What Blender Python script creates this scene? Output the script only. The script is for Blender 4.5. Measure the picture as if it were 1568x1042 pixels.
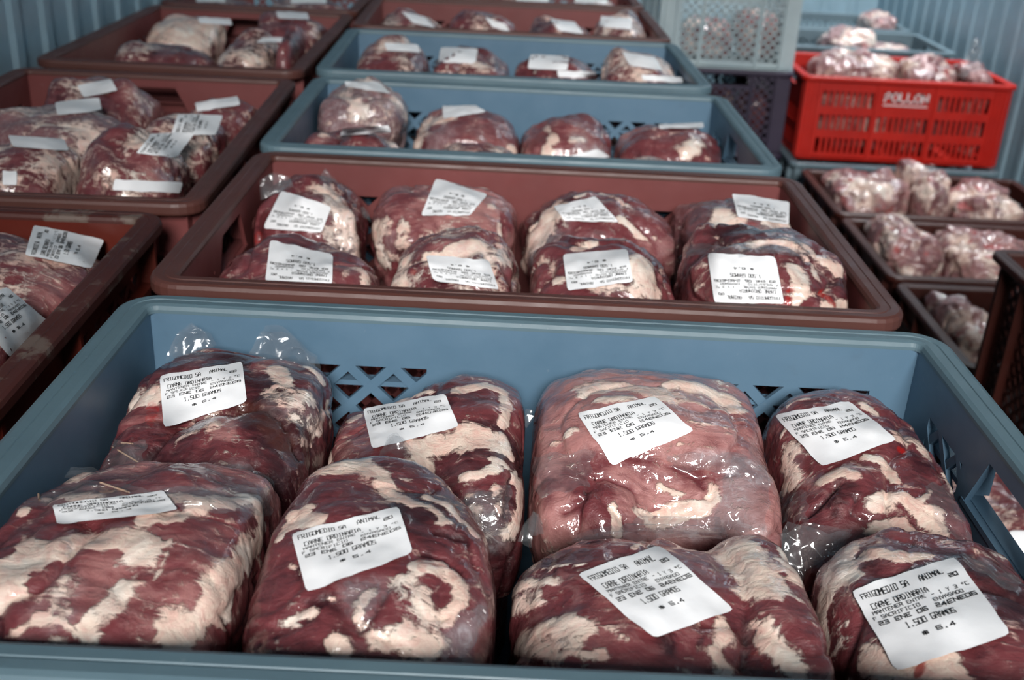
import bpy, bmesh, math, random
import numpy as np
from mathutils import Vector, Matrix
from mathutils.bvhtree import BVHTree

for o in list(bpy.data.objects):
    bpy.data.objects.remove(o)
SC = bpy.context.scene
COL = SC.collection

# ------------------------------------------------------------------ camera
# origin of the world: middle of the rim of the nearest blue crate; the floor lies at FLOOR
W, H = 1568, 1042
F_PX = 1664.44
CAM_POS = np.array([-0.0218, -0.5389, 0.3139])
YAW, PITCH, ROLL = math.radians(0.4242), math.radians(24.6369), math.radians(3.0061)
def cam_axes():
    cy, sy = math.cos(YAW), math.sin(YAW)
    fwd = np.array([sy*math.cos(PITCH), cy*math.cos(PITCH), -math.sin(PITCH)])
    right = np.array([cy, -sy, 0.0]); up = np.cross(right, fwd)
    c, s = math.cos(ROLL), math.sin(ROLL)
    return c*right+s*up, -s*right+c*up, fwd
RIGHT, UP, FWD = cam_axes()
cd = bpy.data.cameras.new('camera'); cam = bpy.data.objects.new('camera', cd); COL.objects.link(cam)
cam.matrix_world = Matrix(((RIGHT[0], UP[0], -FWD[0], CAM_POS[0]), (RIGHT[1], UP[1], -FWD[1], CAM_POS[1]),
                           (RIGHT[2], UP[2], -FWD[2], CAM_POS[2]), (0, 0, 0, 1)))
cd.sensor_fit = 'HORIZONTAL'; cd.sensor_width = 36.0; cd.lens = F_PX*36.0/W
cd.clip_start = 0.02; cd.clip_end = 50
cd.dof.use_dof = True; cd.dof.focus_distance = 0.66; cd.dof.aperture_fstop = 10.5
SC.camera = cam

# ------------------------------------------------------------------ world, daylight, exposure
wd = bpy.data.worlds.new('world'); SC.world = wd; wd.use_nodes = True
bg = wd.node_tree.nodes['Background']; bg.inputs[0].default_value = (0.80, 0.90, 1.0, 1); bg.inputs[1].default_value = 0.12
def area(name, loc, target, sx, sy, power, col=(1, 1, 1), spread=180):
    l = bpy.data.lights.new(name, 'AREA'); l.shape = 'RECTANGLE'; l.size = sx; l.size_y = sy; l.energy = power; l.color = col
    o = bpy.data.objects.new(name, l); COL.objects.link(o); o.location = loc
    l.spread = math.radians(spread)
    o.rotation_euler = (Vector(target)-Vector(loc)).to_track_quat('-Z', 'Y').to_euler()
    return o
area('doorway_daylight', (0.15, -5.2, 2.9), (0.15, 0.8, -0.1), 1.9, 1.7, 510, (1.0, 0.985, 0.96))
area('added_fill_light', (1.28, 3.10, 1.66), (1.28, 3.10, 0.0), 0.16, 1.25, 23, (0.94, 0.98, 1.0), 110)  # added fill, brightens the right wall and puts glints on the film
SC.view_settings.view_transform = 'Standard'; SC.view_settings.look = 'None'
SC.view_settings.gamma = 1.0; SC.view_settings.use_curve_mapping = False
SC.view_settings.exposure = 0.0
cy = SC.cycles; cy.max_bounces = 6; cy.diffuse_bounces = 4; cy.glossy_bounces = 3; cy.transmission_bounces = 2; cy.transparent_max_bounces = 8
cy.caustics_reflective = False; cy.caustics_refractive = False; cy.adaptive_threshold = 0.02

# ------------------------------------------------------------------ helpers
FLOOR = -0.705
CH = 0.235          # height of one crate tier
def raydir(px, py):
    return RIGHT*((px-W/2)/F_PX)+UP*((H/2-py)/F_PX)+FWD
def unz(px, py, z):
    d = raydir(px, py); return CAM_POS+d*((z-CAM_POS[2])/d[2])
def uny(px, py, y):
    d = raydir(px, py); return CAM_POS+d*((y-CAM_POS[1])/d[1])

def lin(h):
    h = h.lstrip('#'); r = []
    for i in (0, 2, 4):
        c = int(h[i:i+2], 16)/255.0
        r.append(c/12.92 if c <= 0.04045 else ((c+0.055)/1.055)**2.4)
    return (r[0], r[1], r[2], 1.0)

def hash3(i, seed):
    i = i.astype(np.int64)
    h = (i[:, 0]*374761393 + i[:, 1]*668265263 + i[:, 2]*2147483647 + seed*1274126177) & 0xffffffff
    h = ((h ^ (h >> 13))*1274126177) & 0xffffffff
    h = ((h ^ (h >> 16))*2246822519) & 0xffffffff
    return ((h ^ (h >> 15)) & 0xffffff)/float(0xffffff)
def vnoise(p, seed=0):
    i = np.floor(p); f = p-i; f = f*f*f*(f*(f*6-15)+10); r = np.zeros(len(p))
    for dx in (0, 1):
        wx = f[:, 0] if dx else 1-f[:, 0]
        for dy in (0, 1):
            wy = f[:, 1] if dy else 1-f[:, 1]
            for dz in (0, 1):
                wz = f[:, 2] if dz else 1-f[:, 2]
                r += wx*wy*wz*hash3(i+np.array([dx, dy, dz]), seed)
    return r*2-1
def fbm(p, octv=3, seed=0, gain=0.5):
    r = np.zeros(len(p)); a = 1.0
    for k in range(octv):
        r += a*vnoise(p*(2.03**k)+k*17.3, seed+k*7); a *= gain
    return r

def mesh_obj(name, verts, faces, mat=None, parent=None, smooth=True):
    me = bpy.data.meshes.new(name)
    me.from_pydata([tuple(v) for v in verts], [], [tuple(f) for f in faces])
    if mat: me.materials.append(mat)
    if smooth: me.polygons.foreach_set('use_smooth', [True]*len(me.polygons))
    me.update()
    return link(name, me, parent)
def link(name, me, parent=None):
    o = bpy.data.objects.new(name, me); COL.objects.link(o)
    if parent: o.parent = parent
    return o
def empty(name, loc, rz=0.0, label=None, cat=None, group=None):
    o = bpy.data.objects.new(name, None); COL.objects.link(o); o.location = loc; o.rotation_euler = (0, 0, rz)
    o.empty_display_size = 0.05
    if label: o['label'] = label
    if cat: o['category'] = cat
    if group: o['group'] = group
    return o
class MB:
    def __init__(s): s.v = []; s.f = []
    def prism(s, poly, fn, t0, t1):
        """polygon in 2-D (convex), fn(a,b,t) -> xyz, extruded from t0 to t1"""
        n = len(poly); b = len(s.v)
        for t in (t0, t1):
            for (a, c) in poly: s.v.append(fn(a, c, t))
        s.f.append(tuple(b+i for i in range(n))[::-1]); s.f.append(tuple(b+n+i for i in range(n)))
        for i in range(n):
            j = (i+1) % n; s.f.append((b+i, b+j, b+n+j, b+n+i))
    def box(s, x0, x1, y0, y1, z0, z1):
        s.prism([(x0, y0), (x1, y0), (x1, y1), (x0, y1)], lambda a, c, t: (a, c, t), z0, z1)
    def mesh(s, name, mat, smooth=False):
        me = bpy.data.meshes.new(name); me.from_pydata(s.v, [], s.f); me.materials.append(mat)
        bm = bmesh.new(); bm.from_mesh(me); bmesh.ops.recalc_face_normals(bm, faces=bm.faces); bm.to_mesh(me); bm.free()
        if smooth: me.polygons.foreach_set('use_smooth', [True]*len(me.polygons))
        me.update(); return me
def clip_poly(poly, x0, x1, y0, y1):
    def cut(p, inside, inter):
        r = []
        for i in range(len(p)):
            a, b = p[i-1], p[i]
            if inside(b):
                if not inside(a): r.append(inter(a, b))
                r.append(b)
            elif inside(a): r.append(inter(a, b))
        return r
    def ix(v): return lambda a, b: (v, a[1]+(b[1]-a[1])*(v-a[0])/(b[0]-a[0]))
    def iy(v): return lambda a, b: (a[0]+(b[0]-a[0])*(v-a[1])/(b[1]-a[1]), v)
    for ins, it in ((lambda q: q[0] >= x0, ix(x0)), (lambda q: q[0] <= x1, ix(x1)), (lambda q: q[1] >= y0, iy(y0)), (lambda q: q[1] <= y1, iy(y1))):
        if len(poly) < 3: return []
        poly = cut(poly, ins, it)
    return poly

# ------------------------------------------------------------------ materials
class NT:
    def __init__(s, name):
        s.m = bpy.data.materials.new(name); s.m.use_nodes = True; s.t = s.m.node_tree; s.t.nodes.clear()
        s.out = s.t.nodes.new('ShaderNodeOutputMaterial')
    def n(s, typ, **kw):
        nd = s.t.nodes.new(typ)
        for k, v in kw.items():
            if k.startswith('i_'):
                key = k[2:]; key = int(key) if key.isdigit() else key.replace('_', ' ')
                s.set(nd, key, v)
            else: setattr(nd, k, v)
        return nd
    def set(s, nd, key, v):
        if isinstance(v, bpy.types.NodeSocket): s.t.links.new(v, nd.inputs[key])
        else: nd.inputs[key].default_value = v
    def math(s, op, a, b=0.0, clamp=False):
        nd = s.n('ShaderNodeMath', operation=op, use_clamp=clamp); s.set(nd, 0, a); s.set(nd, 1, b); return nd.outputs[0]
    def mix(s, f, a, b, blend='MIX'):
        nd = s.n('ShaderNodeMix', data_type='RGBA', blend_type=blend); s.set(nd, 0, f); s.set(nd, 6, a); s.set(nd, 7, b); return nd.outputs[2]
    def noise(s, scale, detail=3, rough=0.5, vec=None, dist=0.0, typ='FBM'):
        nd = s.n('ShaderNodeTexNoise', noise_type=typ); s.set(nd, 'Scale', scale); s.set(nd, 'Detail', detail); s.set(nd, 'Roughness', rough); s.set(nd, 'Distortion', dist)
        if vec is not None: s.set(nd, 'Vector', vec)
        return nd.outputs[0]
    def ramp(s, f, lo, hi):
        nd = s.n('ShaderNodeMapRange', interpolation_type='SMOOTHSTEP'); s.set(nd, 0, f); s.set(nd, 1, lo); s.set(nd, 2, hi); return nd.outputs[0]
    def attr(s, name): return s.n('ShaderNodeAttribute', attribute_name=name).outputs[2]
    def obj(s): return s.n('ShaderNodeTexCoord').outputs[3]
    def bump(s, h, strength, dist=0.002):
        nd = s.n('ShaderNodeBump'); s.set(nd, 'Strength', strength); s.set(nd, 'Distance', dist); s.set(nd, 'Height', h); return nd.outputs[0]
    def bsdf(s, **kw):
        p = s.n('ShaderNodeBsdfPrincipled')
        for k, v in kw.items(): s.set(p, k.replace('_', ' '), v)
        s.t.links.new(p.outputs[0], s.out.inputs[0]); return p

def plastic(name, hexa, hexb, rough=0.42, wear=None, wear_amount=0.0, spec=0.5):
    t = NT(name); v = t.obj()
    c = t.mix(t.ramp(t.noise(9, 5, 0.6, v), 0.3, 0.7), lin(hexa), lin(hexb))
    sc = t.ramp(t.noise(160, 3, 0.6, v), 0.70, 0.82)
    c = t.mix(t.math('MULTIPLY', sc, 0.10), c, (0.75, 0.75, 0.72, 1))
    dirt = t.ramp(t.noise(28, 6, 0.7, v), 0.55, 0.85)
    c = t.mix(t.math('MULTIPLY', dirt, 0.22), c, (0.05, 0.04, 0.03, 1))
    if wear:
        w = t.math('MULTIPLY', t.ramp(t.noise(22, 6, 0.65, v), 0.52, 0.60), wear_amount)
        c = t.mix(w, c, lin(wear))
    b = t.bump(t.noise(260, 3, 0.6, v), 0.08, 0.001)
    t.bsdf(Base_Color=c, Roughness=t.math('ADD', t.math('MULTIPLY', t.noise(40, 4, 0.5, v), 0.25), rough-0.12), Normal=b, **{'Specular IOR Level': spec})
    return t.m
def meat_material():
    t = NT('raw meat in clear film'); v = t.obj()
    mp = t.n('ShaderNodeMapping'); t.set(mp, 'Vector', v); t.set(mp, 'Rotation', (0.5, 0.3, 0.6)); t.set(mp, 'Scale', (1, 4, 2.2))
    fib = t.noise(42, 5, 0.62, mp.outputs[0], 0.8)
    big = t.noise(24, 6, 0.66, v, 0.6); fine = t.noise(110, 6, 0.68, v, 0.9)
    tone = t.math('ADD', t.attr('tone'), t.math('MULTIPLY', t.math('SUBTRACT', big, 0.5), 1.1))
    tone = t.math('ADD', tone, t.math('MULTIPLY', t.math('SUBTRACT', fib, 0.5), 0.8), clamp=True)
    lean = t.mix(t.ramp(tone, 0.0, 0.45), lin('3a161b'), lin('74373b'))
    lean = t.mix(t.ramp(tone, 0.45, 1.0), lean, lin('b47d79'))
    # thin connective streaks and patches of membrane
    st = t.ramp(t.noise(48, 6, 0.6, mp.outputs[0], 1.6, 'RIDGED_MULTIFRACTAL'), 0.5, 1.1)
    lean = t.mix(t.math('MULTIPLY', st, 0.30), lean, lin('d0a59c'))
    mem = t.ramp(t.noise(30, 6, 0.72, v, 1.8), 0.52, 0.74)
    lean = t.mix(t.math('MULTIPLY', mem, 0.30), lean, lin('c39a96'))
    fcol = t.mix(t.ramp(fine, 0.35, 0.72), lin('ead3c2'), lin('dfb1a4'))
    fcol = t.mix(t.ramp(t.noise(33, 5, 0.6, v, 0.5), 0.45, 0.72), fcol, lin('f3e8dc'))
    fcol = t.mix(t.math('MULTIPLY', t.ramp(t.noise(60, 5, 0.7, v, 1.4), 0.56, 0.75), 0.40), fcol, lin('b8706a'))
    fm = t.math('ADD', t.attr('fat'), t.math('MULTIPLY', t.math('SUBTRACT', big, 0.5), 1.5))
    fm = t.math('ADD', fm, t.math('MULTIPLY', t.math('SUBTRACT', fine, 0.5), 2.0))
    fm = t.math('ADD', fm, t.math('MULTIPLY', t.math('SUBTRACT', fib, 0.5), 1.5))
    fmask = t.ramp(fm, 0.22, 0.66)
    c = t.mix(fmask, lean, fcol)
    bl = t.ramp(t.math('ADD', t.attr('blood'), t.math('MULTIPLY', t.math('SUBTRACT', fine, 0.5), 1.1)), 0.35, 0.85)
    c = t.mix(t.math('MULTIPLY', bl, 0.8), c, lin('a8180f'))
    br = t.ramp(t.math('ADD', t.attr('brown'), t.math('MULTIPLY', t.math('SUBTRACT', fine, 0.5), 0.7)), 0.25, 0.9)
    c = t.mix(t.math('MULTIPLY', br, 0.75), c, lin('5a3020'))
    wr = t.noise(34, 5, 0.6, v, 1.5, 'RIDGED_MULTIFRACTAL')
    mk = t.math('MULTIPLY', t.attr('milk'), t.math('ADD', 0.18, t.math('MULTIPLY', t.ramp(t.math('ADD', t.math('MULTIPLY', wr, 0.4), t.noise(75, 5, 0.7, v, 2.5)), 0.45, 0.85), 0.62)))
    c = t.mix(t.math('MULTIPLY', mk, 0.9), c, lin('dcd9dc'))
    bh = t.math('ADD', t.math('MULTIPLY', fine, 0.55), t.math('MULTIPLY', fmask, 0.35))
    bh = t.math('ADD', bh, t.math('MULTIPLY', fib, 0.4))
    p = t.bsdf(Base_Color=c, Roughness=0.40, Normal=t.bump(bh, 0.75, 0.003), **{'Specular IOR Level': 0.4})
    t.set(p, 'Coat Weight', 1.0); t.set(p, 'Coat Roughness', 0.09); t.set(p, 'Coat IOR', 1.5)
    wr2 = t.noise(26, 6, 0.62, v, 1.2, 'RIDGED_MULTIFRACTAL')
    wv = t.math('ADD', wr2, t.math('MULTIPLY', t.noise(95, 3, 0.5, v, 1.0), 0.55))
    t.set(p, 'Coat Normal', t.bump(wv, 0.55, 0.0045))
    return t.m
def film_material():
    t = NT('clear plastic film'); v = t.obj()
    wr = t.noise(70, 5, 0.6, v, 1.2, 'RIDGED_MULTIFRACTAL'); nb = t.bump(wr, 0.5, 0.003)
    tr = t.n('ShaderNodeBsdfTransparent'); tr.inputs[0].default_value = (0.93, 0.94, 0.95, 1)
    gl = t.n('ShaderNodeBsdfGlossy'); gl.inputs['Roughness'].default_value = 0.17; t.set(gl, 'Normal', nb)
    df = t.n('ShaderNodeBsdfDiffuse'); df.inputs[0].default_value = (0.75, 0.76, 0.78, 1); t.set(df, 'Normal', nb)
    mx = t.n('ShaderNodeMixShader'); mx.inputs[0].default_value = 0.45
    t.t.links.new(gl.outputs[0], mx.inputs[1]); t.t.links.new(df.outputs[0], mx.inputs[2])
    fr = t.n('ShaderNodeLayerWeight'); fr.inputs[0].default_value = 0.25; t.set(fr, 'Normal', nb)
    fac = t.math('ADD', t.math('MULTIPLY', t.math('POWER', fr.outputs[1], 3.0), 0.55), t.math('MULTIPLY', t.ramp(wr, 0.35, 1.0), 0.26), clamp=True)
    fac = t.math('ADD', fac, 0.11, clamp=True)
    m2 = t.n('ShaderNodeMixShader'); t.set(m2, 0, fac); t.t.links.new(tr.outputs[0], m2.inputs[1]); t.t.links.new(mx.outputs[0], m2.inputs[2])
    t.t.links.new(m2.outputs[0], t.out.inputs[0]); return t.m
def simple(name, hexa, rough=0.6, spec=0.3, bump=0.0, bscale=100):
    t = NT(name); v = t.obj()
    c = t.mix(t.ramp(t.noise(14, 4, 0.6, v), 0.3, 0.7), lin(hexa), tuple(x*0.88 for x in lin(hexa)[:3])+(1,))
    kw = dict(Base_Color=c, Roughness=rough); kw['Specular IOR Level'] = spec
    if bump: kw['Normal'] = t.bump(t.noise(bscale, 4, 0.6, v), bump, 0.002)
    t.bsdf(**kw); return t.m
M = {
 'blue': plastic('blue grey crate plastic', '5d7a90', '527086'),
 'blue_dull': plastic('dull blue grey crate plastic', '6d8089', '5f727c'),
 'brown': plastic('brown crate plastic', '7c4443', '713d3c'),
 'brown_top': plastic('dusty brown crate rim', '5b352f', '513029', rough=0.5),
 'blue_top': plastic('dusty blue grey crate rim', '5f7781', '566d78', rough=0.5),
 'brown_worn': plastic('worn red brown crate plastic', '642419', '571d14', wear='8d8175', wear_amount=0.0),
 'brown_rim': plastic('scuffed brown crate rim', '4c2019', '431a15', rough=0.55, wear='7d7268', wear_amount=0.55),
 'dark': plastic('dark brown crate plastic', '3f1a14', '36150f'),
 'red': plastic('red crate plastic', 'c01a08', 'b01405', rough=0.45),
 'grey': plastic('pale grey crate plastic', 'b4c4c8', 'a6b7bd'),
 'purple': plastic('dark purple crate plastic', '3b3346', '322b3d'),
 'meat': meat_material(),
 'film': film_material(),
 'paper': simple('white label paper', 'f9f9fb', 0.55, 0.3, 0.15, 60),
 'ink': simple('black label print', '17171a', 0.8, 0.1),
 'white_ink': simple('white crate print', 'e6d4d4', 0.6, 0.2),
 'string': simple('butcher string', 'c9a78f', 0.7, 0.2),
 'wall': simple('pale blue painted corrugated sheet', '9fbccb', 0.35, 0.5, 0.05, 30),
 'floor': simple('dark wet floor', '2a2725', 0.4, 0.4, 0.2, 20),
 'ceil': simple('off white ceiling sheet', 'd9dcdc', 0.6, 0.3),
}

# ------------------------------------------------------------------ the setting: inside of a delivery truck
XL, XR, YF, YB, ZC = -0.80, 1.47, -1.45, 4.20, 1.75
def struct(o): o['kind'] = 'structure'; return o
def box_struct(name, x0, x1, y0, y1, z0, z1, mat):
    b = MB(); b.box(x0, x1, y0, y1, z0, z1); return struct(link(name, b.mesh(name, mat)))
box_struct('floor', XL-0.06, XR+0.06, YF, YB+0.06, FLOOR-0.05, FLOOR, M['floor'])
box_struct('ceiling', XL-0.06, XR+0.06, YF, YB+0.06, ZC, ZC+0.05, M['ceil'])
def corrugated(name, p0, p1, inward, label=None):
    """sheet from p0 to p1 (xy), ribs standing out towards inward"""
    p0, p1, q = np.array(p0, float), np.array(p1, float), np.array(inward, float)
    L = np.linalg.norm(p1-p0); d = (p1-p0)/L; pitch, dep = 0.115, 0.006
    prof = []; s = 0.0
    while s < L:
        for ds, h in ((0, 0), (0.070, 0), (0.080, dep), (0.105, dep)):
            if s+ds < L: prof.append((s+ds, h))
        s += pitch
    prof.append((L, 0))
    pts = [p0+d*a+q*h for a, h in prof]; back = [p1-q*0.03, p0-q*0.03]
    ring = pts+back; n = len(ring)
    v = [(x, y, z) for z in (FLOOR, ZC) for x, y in ring]
    f = [(i, (i+1) % n, n+(i+1) % n, n+i) for i in range(n)]
    return struct(mesh_obj(name, v, f, M['wall'], smooth=False))
box_struct('added_light_blocker', XL-0.06, -0.32, YF-0.05, YF-0.005, FLOOR, ZC, M['wall'])     # added unseen blocker like a closed door leaf, shades the left row and wall
corrugated('wall_left', (XL, YF), (XL, YB), (1, 0))
corrugated('wall_right', (XR, YB), (XR, YF), (-1, 0))
corrugated('wall_back', (XL, YB), (XR, YB), (0, -1))

added_lamp = empty('added_ceiling_lamp', (1.28, 3.10, ZC), 0, 'long fill light added out of view over the right side of the hold', 'added_lamp')  # unseen fixture, added only to carry the extra fill light
b = MB(); b.box(-0.09, 0.09, -0.66, 0.66, -0.035, 0.0); link('housing', b.mesh('housing', M['ceil']), added_lamp)
tm = NT('added fill tube'); em = tm.n('ShaderNodeEmission'); em.inputs[1].default_value = 12.0; tm.t.links.new(em.outputs[0], tm.out.inputs[0])  # glow of the added fixture
for sx in (-0.045, 0.045):
    v = [(sx+math.cos(k*math.pi/5)*0.013, y, -0.052+math.sin(k*math.pi/5)*0.013) for y in (-0.62, 0.62) for k in range(10)]
    mesh_obj('tube', v, [(k, (k+1) % 10, 10+(k+1) % 10, 10+k) for k in range(10)]+[tuple(range(10)), tuple(range(10, 20))], tm.m, added_lamp)
# ------------------------------------------------------------------ crates
def rim_mesh(name, w, d, h, mat, width=0.022, lip=0.0125, r=0.028):
    prof = [(0.0008, h-lip), (0, h-lip+0.002), (0, h-0.004), (0.0012, h-0.0012), (0.004, h), (0.010, h), (0.0105, h-0.0007), (0.0115, h-0.0007), (0.012, h), (width-0.004, h),
            (width-0.0012, h-0.0012), (width, h-0.004), (width, h-0.0065), (width-0.004, h-0.0065), (width-0.004, h-0.004), (0.004, h-0.004), (0.0035, h-lip)]
    path = []
    for cx, cy, a0 in ((w/2-r, d/2-r, 0), (-w/2+r, d/2-r, 90), (-w/2+r, -d/2+r, 180), (w/2-r, -d/2+r, 270)):
        for k in range(7): path.append((cx, cy, math.radians(a0+15*k)))
    v = []; n = len(prof); m = len(path)
    for cx, cy, a in path:
        for ins, z in prof:
            rr = r-ins
            if rr >= 0: v.append((cx+math.cos(a)*rr, cy+math.sin(a)*rr, z))
            else: v.append((cx+math.cos(a)*rr, cy+math.sin(a)*rr, z))
    f = [(i*n+j, ((i+1) % m)*n+j, ((i+1) % m)*n+(j+1) % n, i*n+(j+1) % n) for i in range(m) for j in range(n)]
    me = bpy.data.meshes.new(name); me.from_pydata(v, [], f); me.materials.append(mat)
    bm = bmesh.new(); bm.from_mesh(me); bmesh.ops.recalc_face_normals(bm, faces=bm.faces); bm.to_mesh(me); bm.free()
    me.update(); return me
def wall_mesh(name, L, z0, z1, fn, windows, mat, thick=0.004, ribs=(), rib_z=None, rib_out=0.014):
    """windows: (s0,s1,za,zb,kind,pitch,bar) ; fn(s,z,t) with t = 0 inside .. thick outside"""
    b = MB()
    ss = sorted(set([-L/2, L/2]+[w[0] for w in windows]+[w[1] for w in windows]))
    zs = sorted(set([z0, z1]+[w[2] for w in windows]+[w[3] for w in windows]))
    for i in range(len(ss)-1):
        for j in range(len(zs)-1):
            cs, cz = (ss[i]+ss[i+1])/2, (zs[j]+zs[j+1])/2
            if any(w[0] < cs < w[1] and w[2] < cz < w[3] for w in windows): continue
            b.prism([(ss[i], zs[j]), (ss[i+1], zs[j]), (ss[i+1], zs[j+1]), (ss[i], zs[j+1])], fn, 0, thick)
    for s0, s1, za, zb, kind, pitch, bar in windows:
        if kind == 'lattice':
            hgt = zb-za; hb = bar*0.7071
            for sgn in (1, -1):
                k = -int(hgt/pitch)-2
                while True:
                    a = s0+(k+0.25)*pitch if sgn == 1 else s0+(k+0.25)*pitch
                    if a > s1+hgt+pitch: break
                    if sgn == 1: poly = [(a-hb, zb), (a+hb, zb), (a+hb+hgt, za), (a-hb+hgt, za)]
                    else: poly = [(a-hb, zb), (a+hb, zb), (a+hb-hgt, za), (a-hb-hgt, za)]
                    poly = clip_poly(poly, s0, s1, za, zb)
                    if len(poly) >= 3: b.prism(poly, fn, 0.0003 if sgn == 1 else 0, thick)
                    k += 1
        elif kind == 'slots':
            n = int(round((s1-s0)/pitch))
            for k in range(1, n):
                c = s0+(s1-s0)*k/n; b.prism([(c-bar/2, za), (c+bar/2, za), (c+bar/2, zb), (c-bar/2, zb)], fn, 0, thick)
        elif kind == 'handle':
            sl = bar
            for sg in (1, -1):
                e = s1 if sg == 1 else s0
                b.prism([(e, za), (e-sg*sl*0.15, za), (e-sg*sl, zb), (e, zb)], fn, 0, thick)
            b.prism([(s0, za-0.002), (s1, za-0.002), (s1, za+0.002), (s0, za+0.002)], fn, -0.0005, thick+0.003)
    if rib_z:
        for s in ribs: b.prism([(s-0.0025, rib_z[0]), (s+0.0025, rib_z[0]), (s+0.0025, rib_z[1]), (s-0.0025, rib_z[1])], fn, thick, thick+rib_out)
        b.prism([(-L/2, rib_z[0]-0.004), (L/2, rib_z[0]-0.004), (L/2, rib_z[0]), (-L/2, rib_z[0])], fn, thick, thick+rib_out*0.75)
    return b.mesh(name, mat)
CRATE_CACHE = {}
def crate_meshes(style, mat, rim_mat):
    key = (style, mat, rim_mat)
    if key in CRATE_CACHE: return CRATE_CACHE[key]
    w, d, h = 0.6, 0.4, CH-0.001
    m, rm = M[mat], M[rim_mat]
    ins = 0.0218; th = 0.004
    fx = w/2-ins; fy = d/2-ins
    long_f = lambda sg: (lambda s, z, t: (s, sg*(fy+t), z))
    end_f = lambda sg: (lambda s, z, t: (sg*(fx+t), s, z))
    if style == 'std':
        lw = [(-0.245, -0.078, 0.03, h-0.041, 'lattice', 0.0335, 0.0073), (0.082, 0.249, 0.03, h-0.041, 'lattice', 0.0335, 0.0073)]
        ew = [(-0.052, 0.062, h-0.058, h-0.017, 'handle', 0, 0.024), (0.072, 0.135, 0.03, h-0.038, 'lattice', 0.0335, 0.006), (-0.135, -0.072, 0.03, h-0.038, 'lattice', 0.0335, 0.006)]
        kw = dict(ribs=(-0.262, -0.07, 0.07, 0.262), rib_z=(h-0.055, h-0.016)); ke = dict(ribs=(-0.15, -0.065, 0.065, 0.15), rib_z=(h-0.055, h-0.016))
    elif style == 'slots':
        lw = []
        for i in range(3):
            for j in range(3):
                if i == 1 and j == 2: continue
                lw.append((-0.235+i*0.163, -0.235+i*0.163+0.144, 0.018+j*0.066, 0.018+j*0.066+0.043, 'slots', 0.016, 0.0082))
        ew = [(-0.055, 0.055, h-0.052, h-0.022, 'handle', 0, 0.014)]+[(-0.14+i*0.15, -0.14+i*0.15+0.13, 0.018+j*0.066, 0.018+j*0.066+0.043, 'slots', 0.016, 0.0082) for i in range(2) for j in range(2)]
        kw = dict(ribs=(-0.285, -0.272, -0.260, -0.248, -0.083, 0.080, 0.248, 0.260, 0.272, 0.285), rib_z=(0.004, h-0.004), rib_out=0.006); ke = dict(ribs=(-0.165, -0.15, 0.15, 0.165), rib_z=(0.004, h-0.004), rib_out=0.006)
    else:  # fine mesh
        lw = [(-0.25, -0.09, 0.02, h-0.03, 'lattice', 0.0250, 0.0050), (-0.08, 0.08, 0.02, h-0.03, 'lattice', 0.0250, 0.0050), (0.09, 0.25, 0.02, h-0.03, 'lattice', 0.0250, 0.0050)]
        ew = [(-0.145, -0.090, 0.018, h-0.022, 'lattice', 0.0250, 0.0050), (-0.078, 0.070, 0.018, h-0.055, 'lattice', 0.0250, 0.0050),
              (0.082, 0.137, 0.018, h-0.022, 'lattice', 0.0250, 0.0050), (-0.078, 0.070, h-0.046, h-0.018, 'handle', 0, 0.008)]
        kw = dict(ribs=(-0.27, -0.085, 0.085, 0.27), rib_z=(0.004, h-0.004), rib_out=0.012); ke = dict(ribs=(-0.150, -0.084, 0.076, 0.150), rib_z=(0.004, h-0.004), rib_out=0.012)
    out = []
    if style == 'std': out.append(('rim', rim_mesh('rim', w, d, h, rm)))
    else: out.append(('rim', rim_mesh('rim', w, d, h, rm, 0.0218, 0.012, 0.026)))
    for sg in (-1, 1): out.append(('side_wall', wall_mesh('side_wall', 2*fx+2*th, 0.004, h-0.006, long_f(sg), lw, m, th, **kw)))
    for sg in (-1, 1): out.append(('end_wall', wall_mesh('end_wall', 2*fy, 0.004, h-0.006, end_f(sg), ew if sg == 1 or style != 'std' else [], m, th, **ke)))
    b = MB(); b.box(-fx-th, fx+th, -fy-th, fy+th, 0.001, 0.006)
    for k in range(-5, 6): b.box(k*0.05-0.002, k*0.05+0.002, -fy, fy, 0.006, 0.009)
    out.append(('base', b.mesh('base', m)))
    CRATE_CACHE[key] = out; return out
def crate(x, y, rim_z, rz_deg, mat, label, style='std', rim=None, group=None, name='plastic_crate'):
    e = empty(name, (x, y, rim_z-CH), math.radians(rz_deg), label, 'crate', group)
    for nm, me in crate_meshes(style, mat, rim or {'blue': 'blue_top', 'brown': 'brown_top'}.get(mat, mat)): link(nm, me, e)
    return e

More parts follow.
